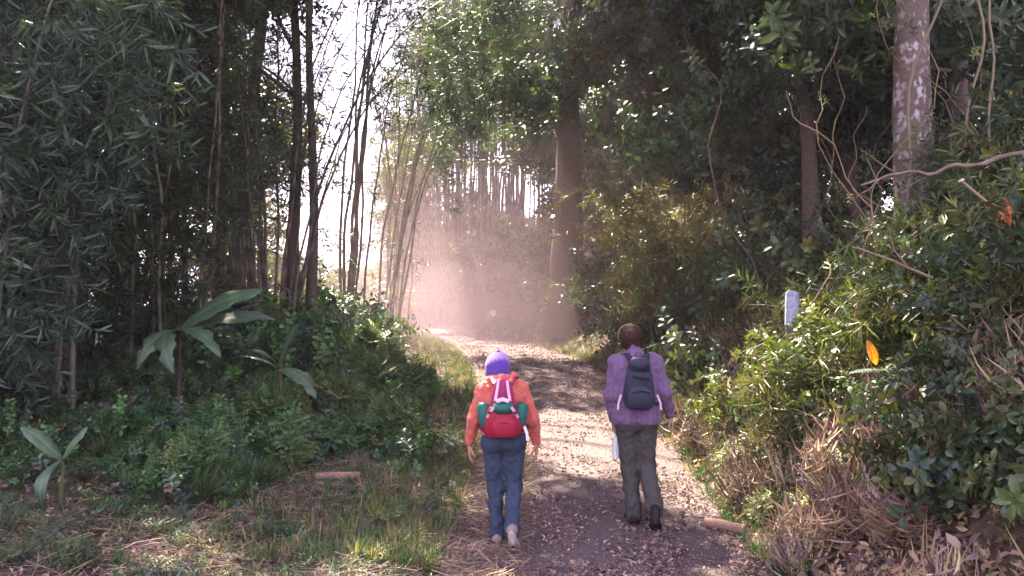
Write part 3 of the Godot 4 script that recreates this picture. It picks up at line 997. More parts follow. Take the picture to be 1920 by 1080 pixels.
	net(b, [[hc + Vector3(0, 0.033, -0.07), hc + Vector3(0, 0.036, -0.075), 0.108, 0.106], [hc + Vector3(-0.05, 0.005, -0.125), hc + Vector3(0.05, 0.005, -0.125), 0.02, 0.02], [hc + Vector3(-0.04, -0.004, -0.17), hc + Vector3(0.04, -0.004, -0.17), 0.012, 0.012]], 0.008, lin(0.30, 0.22, 0.17), 0.02, 0.002, Vector3.ONE, hc.y - 0.03)
	part("cap", b.mesh(M.fleece), o)  # pale shape added to give the hair a bright backlit edge
	# daypack
	var r := thing("rucksack", "dark blue-grey daypack worn over the purple checked jacket", "rucksack", at + Vector3(0.005, 1.04, 0.13))
	var dark := lin(0.028, 0.034, 0.055)
	var body := part("main_bag", bag_mesh(Vector3(0.295, 0.44, 0.165), 0.55, dark, M.nylon, 0.34, 0.25), r)
	body.position = Vector3(0, 0, 0.03)
	var pc := part("front_pocket", bag_mesh(Vector3(0.25, 0.19, 0.08), 0.6, dark, M.nylon, 0.15), r)
	pc.position = Vector3(0, 0.015, 0.1)
	var fl := part("lid", bag_mesh(Vector3(0.215, 0.15, 0.13), 0.65, dark, M.nylon, 0.25), r)
	fl.position = Vector3(0, 0.32, 0.045)
	part("zip", strap_mesh(arc(Vector3(0, 0.17, 0.139), 0.105, 0.035, 9), 0.008, Vector3(0, 0, 1), lin(0.012, 0.012, 0.014), M.rubber, 0.006), r)
	part("zip", strap_mesh(arc(Vector3(0, 0.36, 0.112), 0.085, -0.05, 9), 0.008, Vector3(0, 0, 1), lin(0.012, 0.012, 0.014), M.rubber, 0.006), r)
	part("webbing", strap_mesh([Vector3(-0.07, 0.3, 0.115), Vector3(0, 0.285, 0.125), Vector3(0.075, 0.275, 0.12)], 0.022, Vector3.UP, dark * 0.4, M.nylon), r)
	part("grab_loop", strap_mesh([Vector3(-0.04, 0.455, 0.03), Vector3(-0.02, 0.5, 0.03), Vector3(0.02, 0.5, 0.03), Vector3(0.04, 0.455, 0.03)], 0.02, Vector3(0, 0, 1), dark * 0.6, M.nylon), r)
	for q in [-1.0, 1.0]:
		part("shoulder_strap", strap_mesh([Vector3(q * 0.07, 0.44, 0.0), Vector3(q * 0.09, 0.49, -0.07), Vector3(q * 0.105, 0.475, -0.17), Vector3(q * 0.13, 0.36, -0.25), Vector3(q * 0.165, 0.2, -0.25), Vector3(q * 0.205, 0.07, -0.12), Vector3(q * 0.155, 0.05, 0.0)], 0.05, Vector3.RIGHT, dark, M.nylon, 0.014), r)
		part("side_strap", strap_mesh([Vector3(q * 0.16, 0.13, 0.03), Vector3(q * 0.185, 0.06, 0.05), Vector3(q * 0.19, 0.0, 0.05)], 0.018, Vector3.RIGHT, lin(0.5, 0.46, 0.5), M.nylon), r)
	# bottle held by the neck
	var bt := thing("water_bottle", "pale clear plastic bottle hanging from the purple-jacketed walker's hand", "bottle", at + Vector3(-0.172, 0.56, -0.085))
	var lath := [[0.0, 0.0], [0.031, 0.004], [0.034, 0.03], [0.0325, 0.06], [0.034, 0.09], [0.0325, 0.12], [0.034, 0.15], [0.03, 0.185], [0.016, 0.215], [0.013, 0.235]]
	b = MB.new()
	var pp := []
	var rr := []
	for l in lath:
		pp.append(Vector3(0, l[1], 0)); rr.append(l[0])
	b.tube(pp, rr, 16, [Color(1, 1, 1)])
	part("bottle_body", b.mesh(M.bottle), bt)
	b = MB.new()
	b.tube([Vector3(0, 0.232, 0), Vector3(0, 0.252, 0)], [0.016, 0.0155], 14, [lin(0.2, 0.35, 0.6)])
	part("cap", b.mesh(M.rubber), bt)
# ---------------------------------------------------------------- ground
func sheet(xs: PackedFloat32Array, zs: PackedFloat32Array, mat: Material) -> ArrayMesh:
	var nx := xs.size()
	var nz := zs.size()
	var v := PackedVector3Array()
	var n := PackedVector3Array()
	var idx := PackedInt32Array()
	for z in zs:
		for x in xs:
			v.append(Vector3(x, ground_y(x, z), z))
	for j in nz:
		for i in nx:
			var du := v[j * nx + mini(i + 1, nx - 1)] - v[j * nx + maxi(i - 1, 0)]
			var dv := v[mini(j + 1, nz - 1) * nx + i] - v[maxi(j - 1, 0) * nx + i]
			n.append(-du.cross(dv).normalized() if du.cross(dv).y < 0.0 else du.cross(dv).normalized())
			if i < nx - 1 and j < nz - 1:
				var a := j * nx + i
				if zs[1] > zs[0]:
					idx.append_array([a, a + 1, a + nx, a + 1, a + nx + 1, a + nx])
				else:
					idx.append_array([a, a + nx, a + 1, a + 1, a + nx, a + nx + 1])
	var c := PackedColorArray()
	c.resize(v.size())
	c.fill(Color(1, 1, 1))
	var arr := []
	arr.resize(Mesh.ARRAY_MAX)
	arr[Mesh.ARRAY_VERTEX] = v
	arr[Mesh.ARRAY_NORMAL] = n
	arr[Mesh.ARRAY_COLOR] = c
	arr[Mesh.ARRAY_INDEX] = idx
	var m := ArrayMesh.new()
	m.add_surface_from_arrays(Mesh.PRIMITIVE_TRIANGLES, arr)
	m.surface_set_material(0, mat)
	return m
func steps(list: Array) -> PackedFloat32Array:         # [from, step] ... last from
	var out := PackedFloat32Array()
	for i in list.size() - 1:
		var x: float = list[i][0]
		while x < list[i + 1][0] - 1e-4:
			out.append(x)
			x += list[i][1]
	out.append(list[-1][0])
	return out
func track_mesh() -> ArrayMesh:
	var b := MB.new()
	var P := []
	var Q := []
	var K := []
	var d := -6.0
	while d < 44.0:
		var a := []
		var q := []
		var k := []
		for i in 25:
			var u := (i - 12) / 12.0
			var w := 1.35 + fnoise.get_noise_2d(d * 45.0, 300.0 if u > 0 else 600.0) * 0.3
			var x := path_x(d) + u * w
			var rut := -0.035 * exp(-pow((absf(u) - 0.5) / 0.16, 2.0)) + 0.015 * fnoise.get_noise_2d(x * 300.0, d * 300.0)
			a.append(Vector3(x, ground_y(x, -d) + 0.06 - 0.11 * pow(absf(u), 5.0) + rut * (1.0 - u * u), -d))
			q.append(Vector3.UP); k.append(Color(1, 1, 1))
		P.append(a); Q.append(q); K.append(k)
		d += 0.12
	for i in P.size():
		for j in 25:
			var du: Vector3 = P[i][mini(j + 1, 24)] - P[i][maxi(j - 1, 0)]
			var dv: Vector3 = P[mini(i + 1, P.size() - 1)][j] - P[maxi(i - 1, 0)][j]
			var nn := du.cross(dv).normalized()
			Q[i][j] = nn if nn.y > 0 else -nn
	b.grid(P, Q, K, false)
	return b.mesh(M.track)
func strew(called: String, label: String, kinds: Array, count: int, where: Callable, cols: Array, s0: float, s1: float, lift: float, tilt: float) -> void:
	var root := Node3D.new()
	root.name = called
	add_child(root)
	root.set_meta("kind", "stuff")
	root.set_meta("label", label)
	var a := []
	var c := []
	for i in kinds.size():
		a.append([]); c.append([])
	for i in count:
		var q: Vector2 = where.call()
		var p := on_ground(q.x, q.y)
		p.y += lift * rng.randf() + (0.05 if absf(q.x - path_x(q.y)) < 1.15 else 0.01)
		var w := rng.randi() % kinds.size()
		var y := (Vector3.UP + rdir() * tilt).normalized()
		a[w].append(Transform3D(aim(y, rf(s0, s1)), p))
		c[w].append(vary(cols[rng.randi() % cols.size()], 0.35))
	for i in kinds.size():
		scatter(called + "_piece", kinds[i], a[i], c[i], root)

func big_leaf(parent: Node3D, from: Vector3, to: Vector3, w: float, arch: float, col: Color, roll := 0.0, ragged := 0.0) -> void:   # a stalked blade that runs between two points
	var e := to - from
	var f := part("leaf", blade_mesh(e.length(), w, arch, 1.0, col, ragged), parent)
	var z := e.normalized()
	var x := Vector3.UP.cross(z).normalized()
	f.transform = Transform3D(Basis(x, z.cross(x), z).rotated(z, roll), from)

func _ready() -> void:
	rng.seed = 20240611
	fnoise.seed = 11
	fnoise.frequency = 0.01
	fnoise.fractal_octaves = 3
	# camera, sky, sun
	var cam := Camera3D.new()
	cam.name = "camera"
	cam.fov = 40.0
	cam.far = 600.0
	cam.near = 0.05
	cam.position = Vector3(0, 1.89, 0)
	cam.rotation_degrees = Vector3(2.32, 0, 0)
	add_child(cam)
	cam.current = true
	var sky_look := ProceduralSkyMaterial.new()
	sky_look.sky_top_color = Color(0.84, 0.80, 0.95)
	sky_look.sky_horizon_color = Color(1.0, 0.93, 0.98)
	sky_look.ground_horizon_color = Color(0.5, 0.46, 0.44)
	sky_look.ground_bottom_color = Color(0.2, 0.18, 0.15)
	sky_look.sky_curve = 0.2
	sky_look.sun_angle_max = 0.0
	var sky := Sky.new()
	sky.sky_material = sky_look
	var env := Environment.new()
	env.background_mode = Environment.BG_SKY
	env.sky = sky
	env.background_energy_multiplier = 0.40
	env.tonemap_mode = Environment.TONE_MAPPER_LINEAR
	env.tonemap_exposure = 10.0
	env.volumetric_fog_enabled = true
	env.volumetric_fog_density = 0.0
	env.fog_enabled = true
	env.fog_density = 0.0011
	env.fog_light_color = Color(1.0, 0.95, 0.97)
	env.sdfgi_enabled = true
	env.ssao_enabled = true
	env.ssil_enabled = true
	var we := WorldEnvironment.new()
	we.name = "world_environment"
	we.environment = env
	add_child(we)
	var sun := DirectionalLight3D.new()
	sun.name = "sun"
	sun.light_energy = 1.6
	sun.light_color = Color(1.0, 0.93, 0.84)
	sun.light_angular_distance = 0.6
	sun.shadow_enabled = true
	add_child(sun)
	sun.look_at_from_position(SUN * 50.0, Vector3.ZERO)

	land_tables()
	make_materials()
	make_sprays()
	structure("ground", sheet(steps([[-150.0, 6.0], [-30.0, 1.0], [-10.0, 0.25], [-6.0, 0.1], [6.0, 0.25], [14.0, 1.0], [30.0, 6.0], [150.0, 0]]), steps([[-170.0, 6.0], [-60.0, 1.0], [-42.0, 0.3], [-20.0, 0.1], [-5.0, 0.25], [0.0, 1.0], [20.0, 6.0], [50.0, 0]]), M.soil), "brown forest soil rising into a bank beside the track")
	structure("path", track_mesh(), "trodden earth track covered in dry leaves")
	print("ground done")
	build_forest()
	print("forest done")
	build_undergrowth()
	print("undergrowth done")
	build_details()
	walker_orange(on_ground(-0.07, 6.6) + Vector3(0, 0.045, 0))
	print("walker done")
	walker_purple(on_ground(1.12, 7.2) + Vector3(0, 0.045, 0))
	# sunlit dust hanging over the bend of the track
	for k in [[Vector3(-0.6, 2.4, -24.0), Vector3(16.0, 9.5, 24.0), 0.004], [Vector3(-1.0, 2.5, -24.5), Vector3(12.5, 7.8, 20.0), 0.004], [Vector3(-1.4, 2.4, -25.0), Vector3(9.5, 6.2, 16.0), 0.0055], [Vector3(-1.8, 2.3, -25.5), Vector3(7.0, 4.8, 13.0), 0.0065], [Vector3(-1.0, 1.8, -21.0), Vector3(5.5, 3.4, 13.0), 0.0065], [Vector3(-2.4, 2.2, -26.5), Vector3(4.6, 3.2, 9.0), 0.009]]:
		var dust := FogVolume.new()
		dust.name = numbered("dust_haze")
		dust.shape = RenderingServer.FOG_VOLUME_SHAPE_ELLIPSOID
		dust.size = k[1]
		dust.position = k[0]
		var fm := FogMaterial.new()
		fm.density = k[2]
		fm.albedo = Color(0.96, 0.85, 0.89)
		dust.material = fm
		dust.set_meta("kind", "stuff")
		dust.set_meta("label", "pinkish sunlit dust hanging over the track")
		add_child(dust)

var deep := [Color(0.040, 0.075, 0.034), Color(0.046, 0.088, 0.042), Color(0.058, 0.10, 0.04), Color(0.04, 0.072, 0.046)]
var bluish := [Color(0.052, 0.10, 0.074), Color(0.047, 0.09, 0.064), Color(0.065, 0.112, 0.078)]
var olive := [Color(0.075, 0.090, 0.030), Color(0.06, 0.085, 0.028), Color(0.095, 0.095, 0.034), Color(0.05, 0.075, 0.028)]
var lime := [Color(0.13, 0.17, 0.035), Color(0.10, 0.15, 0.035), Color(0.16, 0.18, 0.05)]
var fresh := [Color(0.052, 0.135, 0.036), Color(0.06, 0.155, 0.044), Color(0.075, 0.155, 0.05), Color(0.045, 0.105, 0.04)]
var straw := [Color(0.30, 0.23, 0.13), Color(0.24, 0.17, 0.10), Color(0.36, 0.28, 0.17)]
var browns := [Color(0.15, 0.10, 0.09), Color(0.22, 0.155, 0.135), Color(0.09, 0.062, 0.057), Color(0.33, 0.25, 0.22), Color(0.12, 0.08, 0.075)]

func build_forest() -> void:
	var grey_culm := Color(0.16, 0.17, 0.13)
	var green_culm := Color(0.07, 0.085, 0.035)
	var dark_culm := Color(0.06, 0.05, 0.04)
	bamboo("bamboo clump with pale grey canes at the dark edge of the wood", on_ground(-5.7, 9.6), 9, 0.55, 8.5, 0.042, Vector3(0.05, 0, 0.05), 0.18, 0.28, 75, bluish + deep, grey_culm)
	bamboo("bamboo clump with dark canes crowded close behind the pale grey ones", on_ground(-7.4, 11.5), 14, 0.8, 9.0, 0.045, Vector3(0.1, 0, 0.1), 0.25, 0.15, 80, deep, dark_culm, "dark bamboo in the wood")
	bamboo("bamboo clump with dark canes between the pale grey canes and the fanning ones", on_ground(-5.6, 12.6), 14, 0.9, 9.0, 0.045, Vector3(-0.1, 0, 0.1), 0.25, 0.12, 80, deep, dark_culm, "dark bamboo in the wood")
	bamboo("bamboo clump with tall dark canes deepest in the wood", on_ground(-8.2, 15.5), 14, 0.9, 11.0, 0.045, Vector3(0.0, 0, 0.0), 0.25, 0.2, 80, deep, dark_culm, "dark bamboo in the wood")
	bamboo("bamboo clump with slender dark canes fanning out behind the broad-leaved plant", on_ground(-4.5, 14.6), 28, 0.5, 10.5, 0.03, Vector3(-0.12, 0, 0.0), 0.85, 0.36, 52, deep + bluish, dark_culm)
	bamboo("bamboo clump of few long canes leaning across the bright gap in the trees", on_ground(-3.7, 18.0), 8, 0.4, 13.0, 0.05, Vector3(0.24, 0, 0.0), 0.15, 0.18, 60, bluish + olive, dark_culm)
	bamboo("bamboo clump arching over the track with bluish hanging leaves", on_ground(-3.3, 20.5), 9, 0.4, 11.5, 0.035, Vector3(0.75, 0, 0.1), 0.15, 0.42, 150, bluish, green_culm)
	bamboo("loose bamboo clump with backlit leaves at the far end of the bright gap", on_ground(-3.5, 24.6), 9, 0.5, 10.5, 0.035, Vector3(0.05, 0, 0.0), 0.3, 0.22, 85, bluish + olive, green_culm, "", 1.15)
	keep_whole = true
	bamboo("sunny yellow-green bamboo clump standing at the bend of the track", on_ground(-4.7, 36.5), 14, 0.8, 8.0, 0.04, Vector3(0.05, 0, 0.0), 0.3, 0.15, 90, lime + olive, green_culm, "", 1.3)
	tree("forest_tree", "loose sunlit tree far beyond the bend of the track", on_ground(-5.7, 43.0), 13.0, 0.14, Vector3(0.3, 0, 0), [[Vector3(0.6, 11.5, 0), Vector3(2.0, 1.6, 2.0), 110], [Vector3(-0.6, 9.6, 0.6), Vector3(1.8, 1.4, 2.0), 90], [Vector3(0.9, 7.6, 0), Vector3(1.8, 1.3, 2.0), 100], [Vector3(0.2, 5.4, 0.4), Vector3(1.6, 1.2, 1.8), 90], [Vector3(1.6, 13.0, 0), Vector3(2.2, 1.6, 2.2), 120]], S.bamboo, olive + bluish, 0.4, 2.2, M.bark)
	keep_whole = false
	for k in 4:
		bamboo("tall straight bamboo canes standing in a row beyond the bend", on_ground(-2.9 + k * 1.15, 32.5 + 0.5 * (k % 2)), 24, 0.95, 16.0, 0.05, Vector3.ZERO, 0.05, 0.5, 36, olive + deep, Color(0.09, 0.075, 0.06), "tall bamboo row beyond the bend", 1.5)
	keep_whole = true
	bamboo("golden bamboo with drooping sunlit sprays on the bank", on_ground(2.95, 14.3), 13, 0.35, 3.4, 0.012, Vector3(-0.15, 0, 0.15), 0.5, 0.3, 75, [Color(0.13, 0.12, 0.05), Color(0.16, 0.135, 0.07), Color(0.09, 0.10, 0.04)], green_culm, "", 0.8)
	keep_whole = false
	# trees
	for t in [[-4.25, 15.6, 0.13, 11.0], [-3.85, 15.3, 0.10, 12.0]]:
		tree("ivy_tree", "slim dark trunk rising beside the fanning bamboo", on_ground(t[0], t[1]), t[3], t[2], Vector3(-0.1, 0, 0), [[Vector3(-1.2, 8.0, 0.3), Vector3(1.5, 1.6, 1.5), 260], [Vector3(-0.2, 9.5, -1.0), Vector3(1.8, 1.6, 1.8), 300], [Vector3(-2.2, 6.6, 1.0), Vector3(1.2, 1.2, 1.2), 220]], S.broad, deep, 0.2, 1.4, M.bark, "slim dark trunks by the bamboo")
	tree("forest_tree", "large dark tree with a massive trunk standing at the edge of the track", on_ground(1.5, 22.0), 15.0, 0.42, Vector3(0.3, 0, 0.5), [[Vector3(1.8, 8.0, 2.0), Vector3(2.2, 1.9, 2.2), 600], [Vector3(0.6, 10.5, 3.5), Vector3(2.6, 2.0, 2.8), 450], [Vector3(3.4, 11.0, 0.5), Vector3(2.5, 2.2, 2.5), 600], [Vector3(-0.8, 6.6, 1.2), Vector3(1.4, 1.2, 1.4), 260], [Vector3(0.4, 13.0, 0.0), Vector3(3.2, 2.0, 3.2), 700]], S.broad, deep + bluish, 0.25, 1.7, M.bark)
	tree("lichen_tree", "tree with a mottled grey lichen-covered trunk on the bank", on_ground(4.75, 9.2), 12.0, 0.205, Vector3(0.05, 0, 0.1), [[Vector3(-0.8, 8.5, 0.3), Vector3(2.0, 1.6, 2.0), 380], [Vector3(1.5, 9.5, 0.6), Vector3(2.2, 1.8, 2.2), 380], [Vector3(0.3, 11.0, -1.0), Vector3(2.4, 1.6, 2.4), 380]], S.large, deep, 0.3, 1.0, M.lichen_bark)
	var wall := [   # x, distance, trunk radius, height, crown spread, lowest crown, colours, spray kind
		[5.0, 13.2, 0.12, 10.0, 1.8, 2.2, deep, "broad", 1.3], [6.6, 11.4, 0.14, 10.0, 2.0, 1.6, deep, "large", 0.9], [7.8, 14.0, 0.18, 12.0, 2.4, 1.6, deep, "broad", 1.5],
		[5.4, 16.6, 0.15, 11.0, 2.2, 1.8, olive, "broad", 1.4], [3.7, 17.6, 0.10, 9.5, 1.7, 1.6, deep, "broad", 1.3], [3.4, 20.8, 0.12, 11.0, 2.0, 1.8, olive, "broad", 1.5], [5.6, 21.5, 0.2, 13.0, 2.6, 2.0, deep, "broad", 1.7],
		[8.6, 19.0, 0.2, 13.0, 2.8, 1.8, deep, "broad", 1.7], [3.0, 25.5, 0.15, 12.0, 2.4, 2.0, deep, "broad", 1.7], [6.0, 27.5, 0.2, 14.0, 3.0, 2.0, deep, "broad", 1.9], [10.5, 25.0, 0.25, 15.0, 3.4, 2.0, deep, "broad", 2.0],
		[3.6, 31.5, 0.18, 14.0, 2.8, 2.0, olive, "broad", 1.9], [8.0, 34.0, 0.25, 15.0, 3.5, 2.0, deep, "broad", 2.2], [10.0, 12.0, 0.2, 12.0, 2.6, 1.5, deep, "broad", 1.5], [3.9, 40.0, 0.25, 15.0, 3.6, 2.0, olive, "broad", 2.3], [14.0, 20.0, 0.3, 15.0, 3.6, 2.0, deep, "broad", 2.2], [6.2, 14.4, 0.1, 7.0, 1.5, 0.8, deep, "broad", 1.2]]
	for t in wall:
		wall_tree("bank_tree", "leafy tree crowding the slope above the track", t, "trees crowding the slope")
	added_canopy()
	var left := [
		[-9.4, 13.0, 0.2, 12.0, 2.6, 1.0, deep, "broad", 1.5], [-10.5, 18.0, 0.2, 13.0, 3.0, 1.2, deep, "broad", 1.7],
		[-13.5, 23.0, 0.25, 14.0, 3.4, 1.5, deep, "broad", 2.0], [-12.6, 15.0, 0.2, 12.0, 2.8, 1.0, deep, "broad", 1.7], [-7.9, 9.0, 0.15, 10.0, 2.0, 1.0, deep, "broad", 1.3], [-12.0, 33.0, 0.25, 10.0, 2.6, 1.5, olive, "broad", 2.2], [-7.6, 20.5, 0.15, 11.0, 1.7, 3.0, olive, "broad", 1.6]]
	for t in left:
		wall_tree("wood_tree", "dark leafy tree standing deep behind the bamboo", t, "trees behind the bamboo")

func added_canopy() -> void:                                # trees added with crowns above the view, to shade the track
	for t in [[-6.7, 6.6, 1.0, 7.6, "added tall tree on the verge whose unseen boughs shade the walkers"], [-7.0, 12.2, 1.0, 8.2, "added tall tree behind the pale bamboo with boughs that shade the track"], [-6.4, 18.2, 1.0, 10.0, "added tall tree behind the fanning bamboo with boughs that shade the track"], [7.0, 8.2, -1.0, 6.4, "added tall tree behind the lichen-covered trunk with boughs that shade the track"], [6.6, 15.0, -1.0, 8.0, "added tall tree above the golden bamboo with boughs that shade the track"]]:
		var c := []
		for k in 5:
			for q in [-1.4, 1.4]:
				c.append([Vector3(t[2] * (0.6 + 1.7 * k), t[3] + rf(0.0, 1.2) + 0.25 * k, q + rf(-0.6, 0.6)), Vector3(1.7, 1.0, 1.8), 220])
		tree("added_shade_tree", t[4], on_ground(t[0], t[1]), t[3] + 3.0, 0.2, Vector3(t[2] * 0.8, 0, 0), c, S.broad, deep, 0.25, 1.6, M.bark)

func wall_tree(called: String, label: String, t: Array, group: String) -> void:
	var c := []
	var y: float = t[5]
	var s: float = t[4]
	while y < t[3]:
		var a := rf(0, TAU)
		var r := rf(0.3, 0.8) * s
		c.append([Vector3(cos(a) * r, y, sin(a) * r), Vector3(s, s * 0.62, s) * rf(0.75, 1.0), int(118 * s / t[8] * 1.1)])
		y += s * 0.42
	tree(called, label, on_ground(t[0], t[1]), t[3], t[2], Vector3(rf(-0.5, 0.5), 0, rf(-0.5, 0.5)), c, S[t[7]], t[6], 0.25, t[8], M.bark, group)

func build_undergrowth() -> void:
	bamboo("near bamboo clump drooping long bluish leaves over the shaded verge", on_ground(-6.0, 8.2), 12, 0.5, 6.5, 0.03, Vector3(0.3, 0, 0.0), 0.3, 0.2, 110, bluish, Color(0.14, 0.15, 0.11))
	# low weeds of the shaded verge
	var protos := []
	for k in 4:
		var o := shrub("verge_weed", ["low green weed with feathery leaves on the shaded verge", "taller yellowish-green feathery weed on the shaded verge", "low weed with small oval leaves on the shaded verge", "clump of long green grass among the verge weeds"][k], on_ground(-2.2 - 0.4 * k, 9.0 + k), [Vector3(0.34, 0.3, 0.34), Vector3(0.25, 0.55, 0.25), Vector3(0.3, 0.3, 0.3), Vector3(0.2, 0.12, 0.2)][k], 46, [S.weed, S.weed, S.broad, S.grass][k], [fresh, lime + fresh, fresh + bluish, fresh + olive][k], [-0.3, -0.5, -0.2, -1.2][k], [1.0, 1.2, 0.6, 1.3][k], ["feathery weeds on the verge", "pale weeds on the verge", "leafy weeds on the verge", "grass clumps on the verge"][k], "weed")
		protos.append(o)
	for i in 270:
		var d := 6.7 + 13.0 * pow(rng.randf(), 1.3)
		var x := path_x(d) - 1.7 - absf(rng.randfn(0.0, 1.6)) - maxf(0.0, 8.6 - d) * 0.9 - smoothstep(8.6, 10.0, d) * 0.45 - smoothstep(12.0, 14.0, d) * 0.8
		if absf(x + 3.9) < 0.55 and d < 7.6:
			continue
		if d < 9.2 and x > -2.4 and x < -1.2:
			x -= 1.2
		copy_of(protos[i % 4], "verge_weed", on_ground(x, d), rf(0, TAU), rf(0.55, 1.2) * (1.0 if d > 8.6 else 0.75))
	var pb := []
	for k in 2:
		pb.append(shrub("leafy_bush", "waist-high dark leafy bush at the foot of the bamboo", on_ground(-3.6 - k, 12.0 + k), Vector3(0.7, 0.75, 0.7), 110, S.broad, fresh + fresh + bluish, 0.0, 0.9, "leafy bushes under the bamboo"))
	for q in [[-4.6, 11.0], [-5.6, 10.6], [-3.6, 13.6], [-3.5, 14.6], [-4.4, 13.0], [-6.6, 10.0], [-4.0, 17.6], [-4.2, 18.9], [-4.6, 20.6], [-6.0, 14.2], [-5.2, 17.0], [-4.8, 8.6], [-7.2, 13.4], [-4.6, 9.9], [-2.9, 11.8], [-5.3, 7.9], [-3.6, 12.2], [-4.3, 8.4], [-3.8, 8.75], [-3.6, 9.0], [-4.1, 8.9]]:
		copy_of(pb[rng.randi() % 2], "leafy_bush", on_ground(q[0], q[1]), rf(0, TAU), rf(0.85, 1.3) if q[1] > 12.0 else rf(0.4, 0.62))
	shrub("shrub", "dark bluish shrub bordering the sunlit corner of the track", on_ground(-3.55, 16.2), Vector3(1.1, 1.25, 0.9), 420, S.broad, bluish, 0.1, 1.1)
	keep_whole = true
	for q in [[-4.6, 31.5, 1.6], [-6.8, 33.0, 1.7], [-2.4, 35.0, 2.0], [-0.6, 33.8, 2.0], [0.9, 33.0, 2.0], [-1.6, 38.0, 2.2], [-8.4, 36.0, 1.6], [0.2, 30.6, 1.5], [1.2, 28.6, 1.5], [-1.0, 31.8, 1.5], [-9.6, 30.0, 2.6], [-11.5, 27.0, 2.6], [-8.4, 27.4, 2.1], [-7.0, 29.4, 1.8], [-10.2, 34.0, 2.6]]:
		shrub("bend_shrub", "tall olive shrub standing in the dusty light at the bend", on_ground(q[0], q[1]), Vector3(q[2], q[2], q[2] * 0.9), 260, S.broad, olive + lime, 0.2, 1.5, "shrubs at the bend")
	keep_whole = false
	# bank
	for q in [[2.7, 18.4, 1.2], [2.4, 20.4, 1.2], [1.6, 24.4, 1.2], [1.0, 26.6, 1.3], [3.3, 16.0, 1.2], [2.6, 15.2, 0.9], [3.2, 12.4, 1.2], [2.75, 11.0, 0.75], [3.9, 11.2, 1.2], [4.3, 14.6, 1.3], [3.9, 18.8, 1.3]]:
		shrub("bank_shrub", "dense olive-green shrub on the slope further along the track", on_ground(q[0], q[1]), Vector3(q[2], q[2], q[2]), int(260 * q[2]), S.broad, olive + deep, 0.25, 1.05, "shrubs on the far slope")
	keep_whole = true
	for q in [[3.25, 8.9, 0.6], [3.6, 8.2, 0.6], [3.9, 9.5, 0.8], [2.9, 9.7, 0.5], [3.3, 7.5, 0.4], [4.3, 8.0, 0.7], [2.85, 7.5, 0.42], [2.72, 7.66, 0.45]]:
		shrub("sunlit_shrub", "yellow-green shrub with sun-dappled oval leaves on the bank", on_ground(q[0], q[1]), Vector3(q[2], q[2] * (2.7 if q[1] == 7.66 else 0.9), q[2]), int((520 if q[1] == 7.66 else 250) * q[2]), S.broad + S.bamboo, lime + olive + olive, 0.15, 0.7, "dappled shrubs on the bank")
	keep_whole = false
	for q in [[4.5, 6.9, 0.7], [5.0, 7.6, 0.9], [5.6, 8.6, 1.0], [5.9, 9.9, 1.1], [5.0, 6.2, 0.8], [4.4, 5.0, 0.8]]:
		shrub("glossy_bush", "dark glossy bush with long leaves on the shaded end of the bank", on_ground(q[0], q[1]), Vector3(q[2], q[2], q[2]), int(150 * q[2]), S.large, deep + olive, 0.3, 0.75, "glossy bushes on the bank")
	for q in [[3.35, 6.0, 0.45], [3.6, 6.35, 0.6], [3.05, 5.6, 0.35], [3.4, 5.5, 0.45], [3.75, 6.9, 0.5], [3.2, 6.7, 0.3], [2.95, 4.5, 0.3], [3.2, 4.9, 0.35], [2.8, 5.1, 0.25]]:
		shrub("shade_bush", "dark small-leaved bush in the shade where the bank starts", on_ground(q[0], q[1]), Vector3(q[2], q[2], q[2]), int(260 * q[2]), S.broad, deep + olive, 0.1, 0.75, "small-leaved bushes where the bank starts")
	for i in 125:
		var d := rf(4.0, 12.0)
		var x := path_x(d) + rf(1.5, 3.8)
		shrub("dead_leaf_tuft", "tuft of limp dead tan leaves hanging down the bank", on_ground(x, d), Vector3(0.34, 0.2, 0.34), 30, S.dead, straw + straw + browns, 0.8, rf(0.7, 1.0), "dead leaf tufts on the bank", "dead plant")
	keep_whole = true
	for q in [[4.3, 8.55, 0.5, 0.9], [4.0, 7.6, 0.5, 0.9], [3.75, 7.2, 0.5, 0.8], [4.3, 6.6, 0.5, 0.9], [3.7, 6.0, 0.5, 0.9], [4.75, 8.2, 0.5, 0.9], [5.2, 8.7, 0.6, 1.5]]:
		shrub("slender_shrub", "slender shrub of fine olive leaves rising in front of the lichen tree", on_ground(q[0], q[1]), Vector3(q[2], q[3], q[2]), 210, S.bamboo + S.broad, olive + lime + deep, 0.2, 0.7, "slender shrubs before the lichen tree")
	for i in 60:
		var d := rf(5.0, 12.5)
		var x := path_x(d) + rf(1.6, 3.4)
		shrub("bank_weed", "small pale weed sprouting between dead leaves on the bank", on_ground(x, d), Vector3(0.2, 0.25, 0.2), 16, S.weed, lime + olive, -0.4, 0.8, "small weeds on the bank", "weed")
	keep_whole = false
	# grass, leaf litter and straw
	strew("grass", "short grass along both edges of the track", S.grass, 5200, func() -> Vector2:
		var d := 5.8 + 24.0 * pow(rng.randf(), 1.6)
		return Vector2(path_x(d) + (-1.25 - absf(rng.randfn(0.0, 0.75)) if rng.randf() < 0.6 else 1.25 + absf(rng.randfn(0.0, 0.45))), d), olive + lime + fresh + straw, 0.5, 1.0, 0.0, 0.25)
	strew("verge_grass", "sparse grass and sprouts coming through the leaves of the near verge", S.grass + S.grass + S.weed, 3000, func() -> Vector2:
		var d := 5.0 + 5.0 * rng.randf()
		var x := path_x(d) - 1.3 - 4.0 * rng.randf()
		if fnoise.get_noise_2d(x * 70.0, d * 70.0) < 0.0:
			x = path_x(d) - 1.3 - 4.0 * rng.randf()
		return Vector2(x, d), fresh + olive + bluish, 0.3, 0.75, 0.0, 0.4)
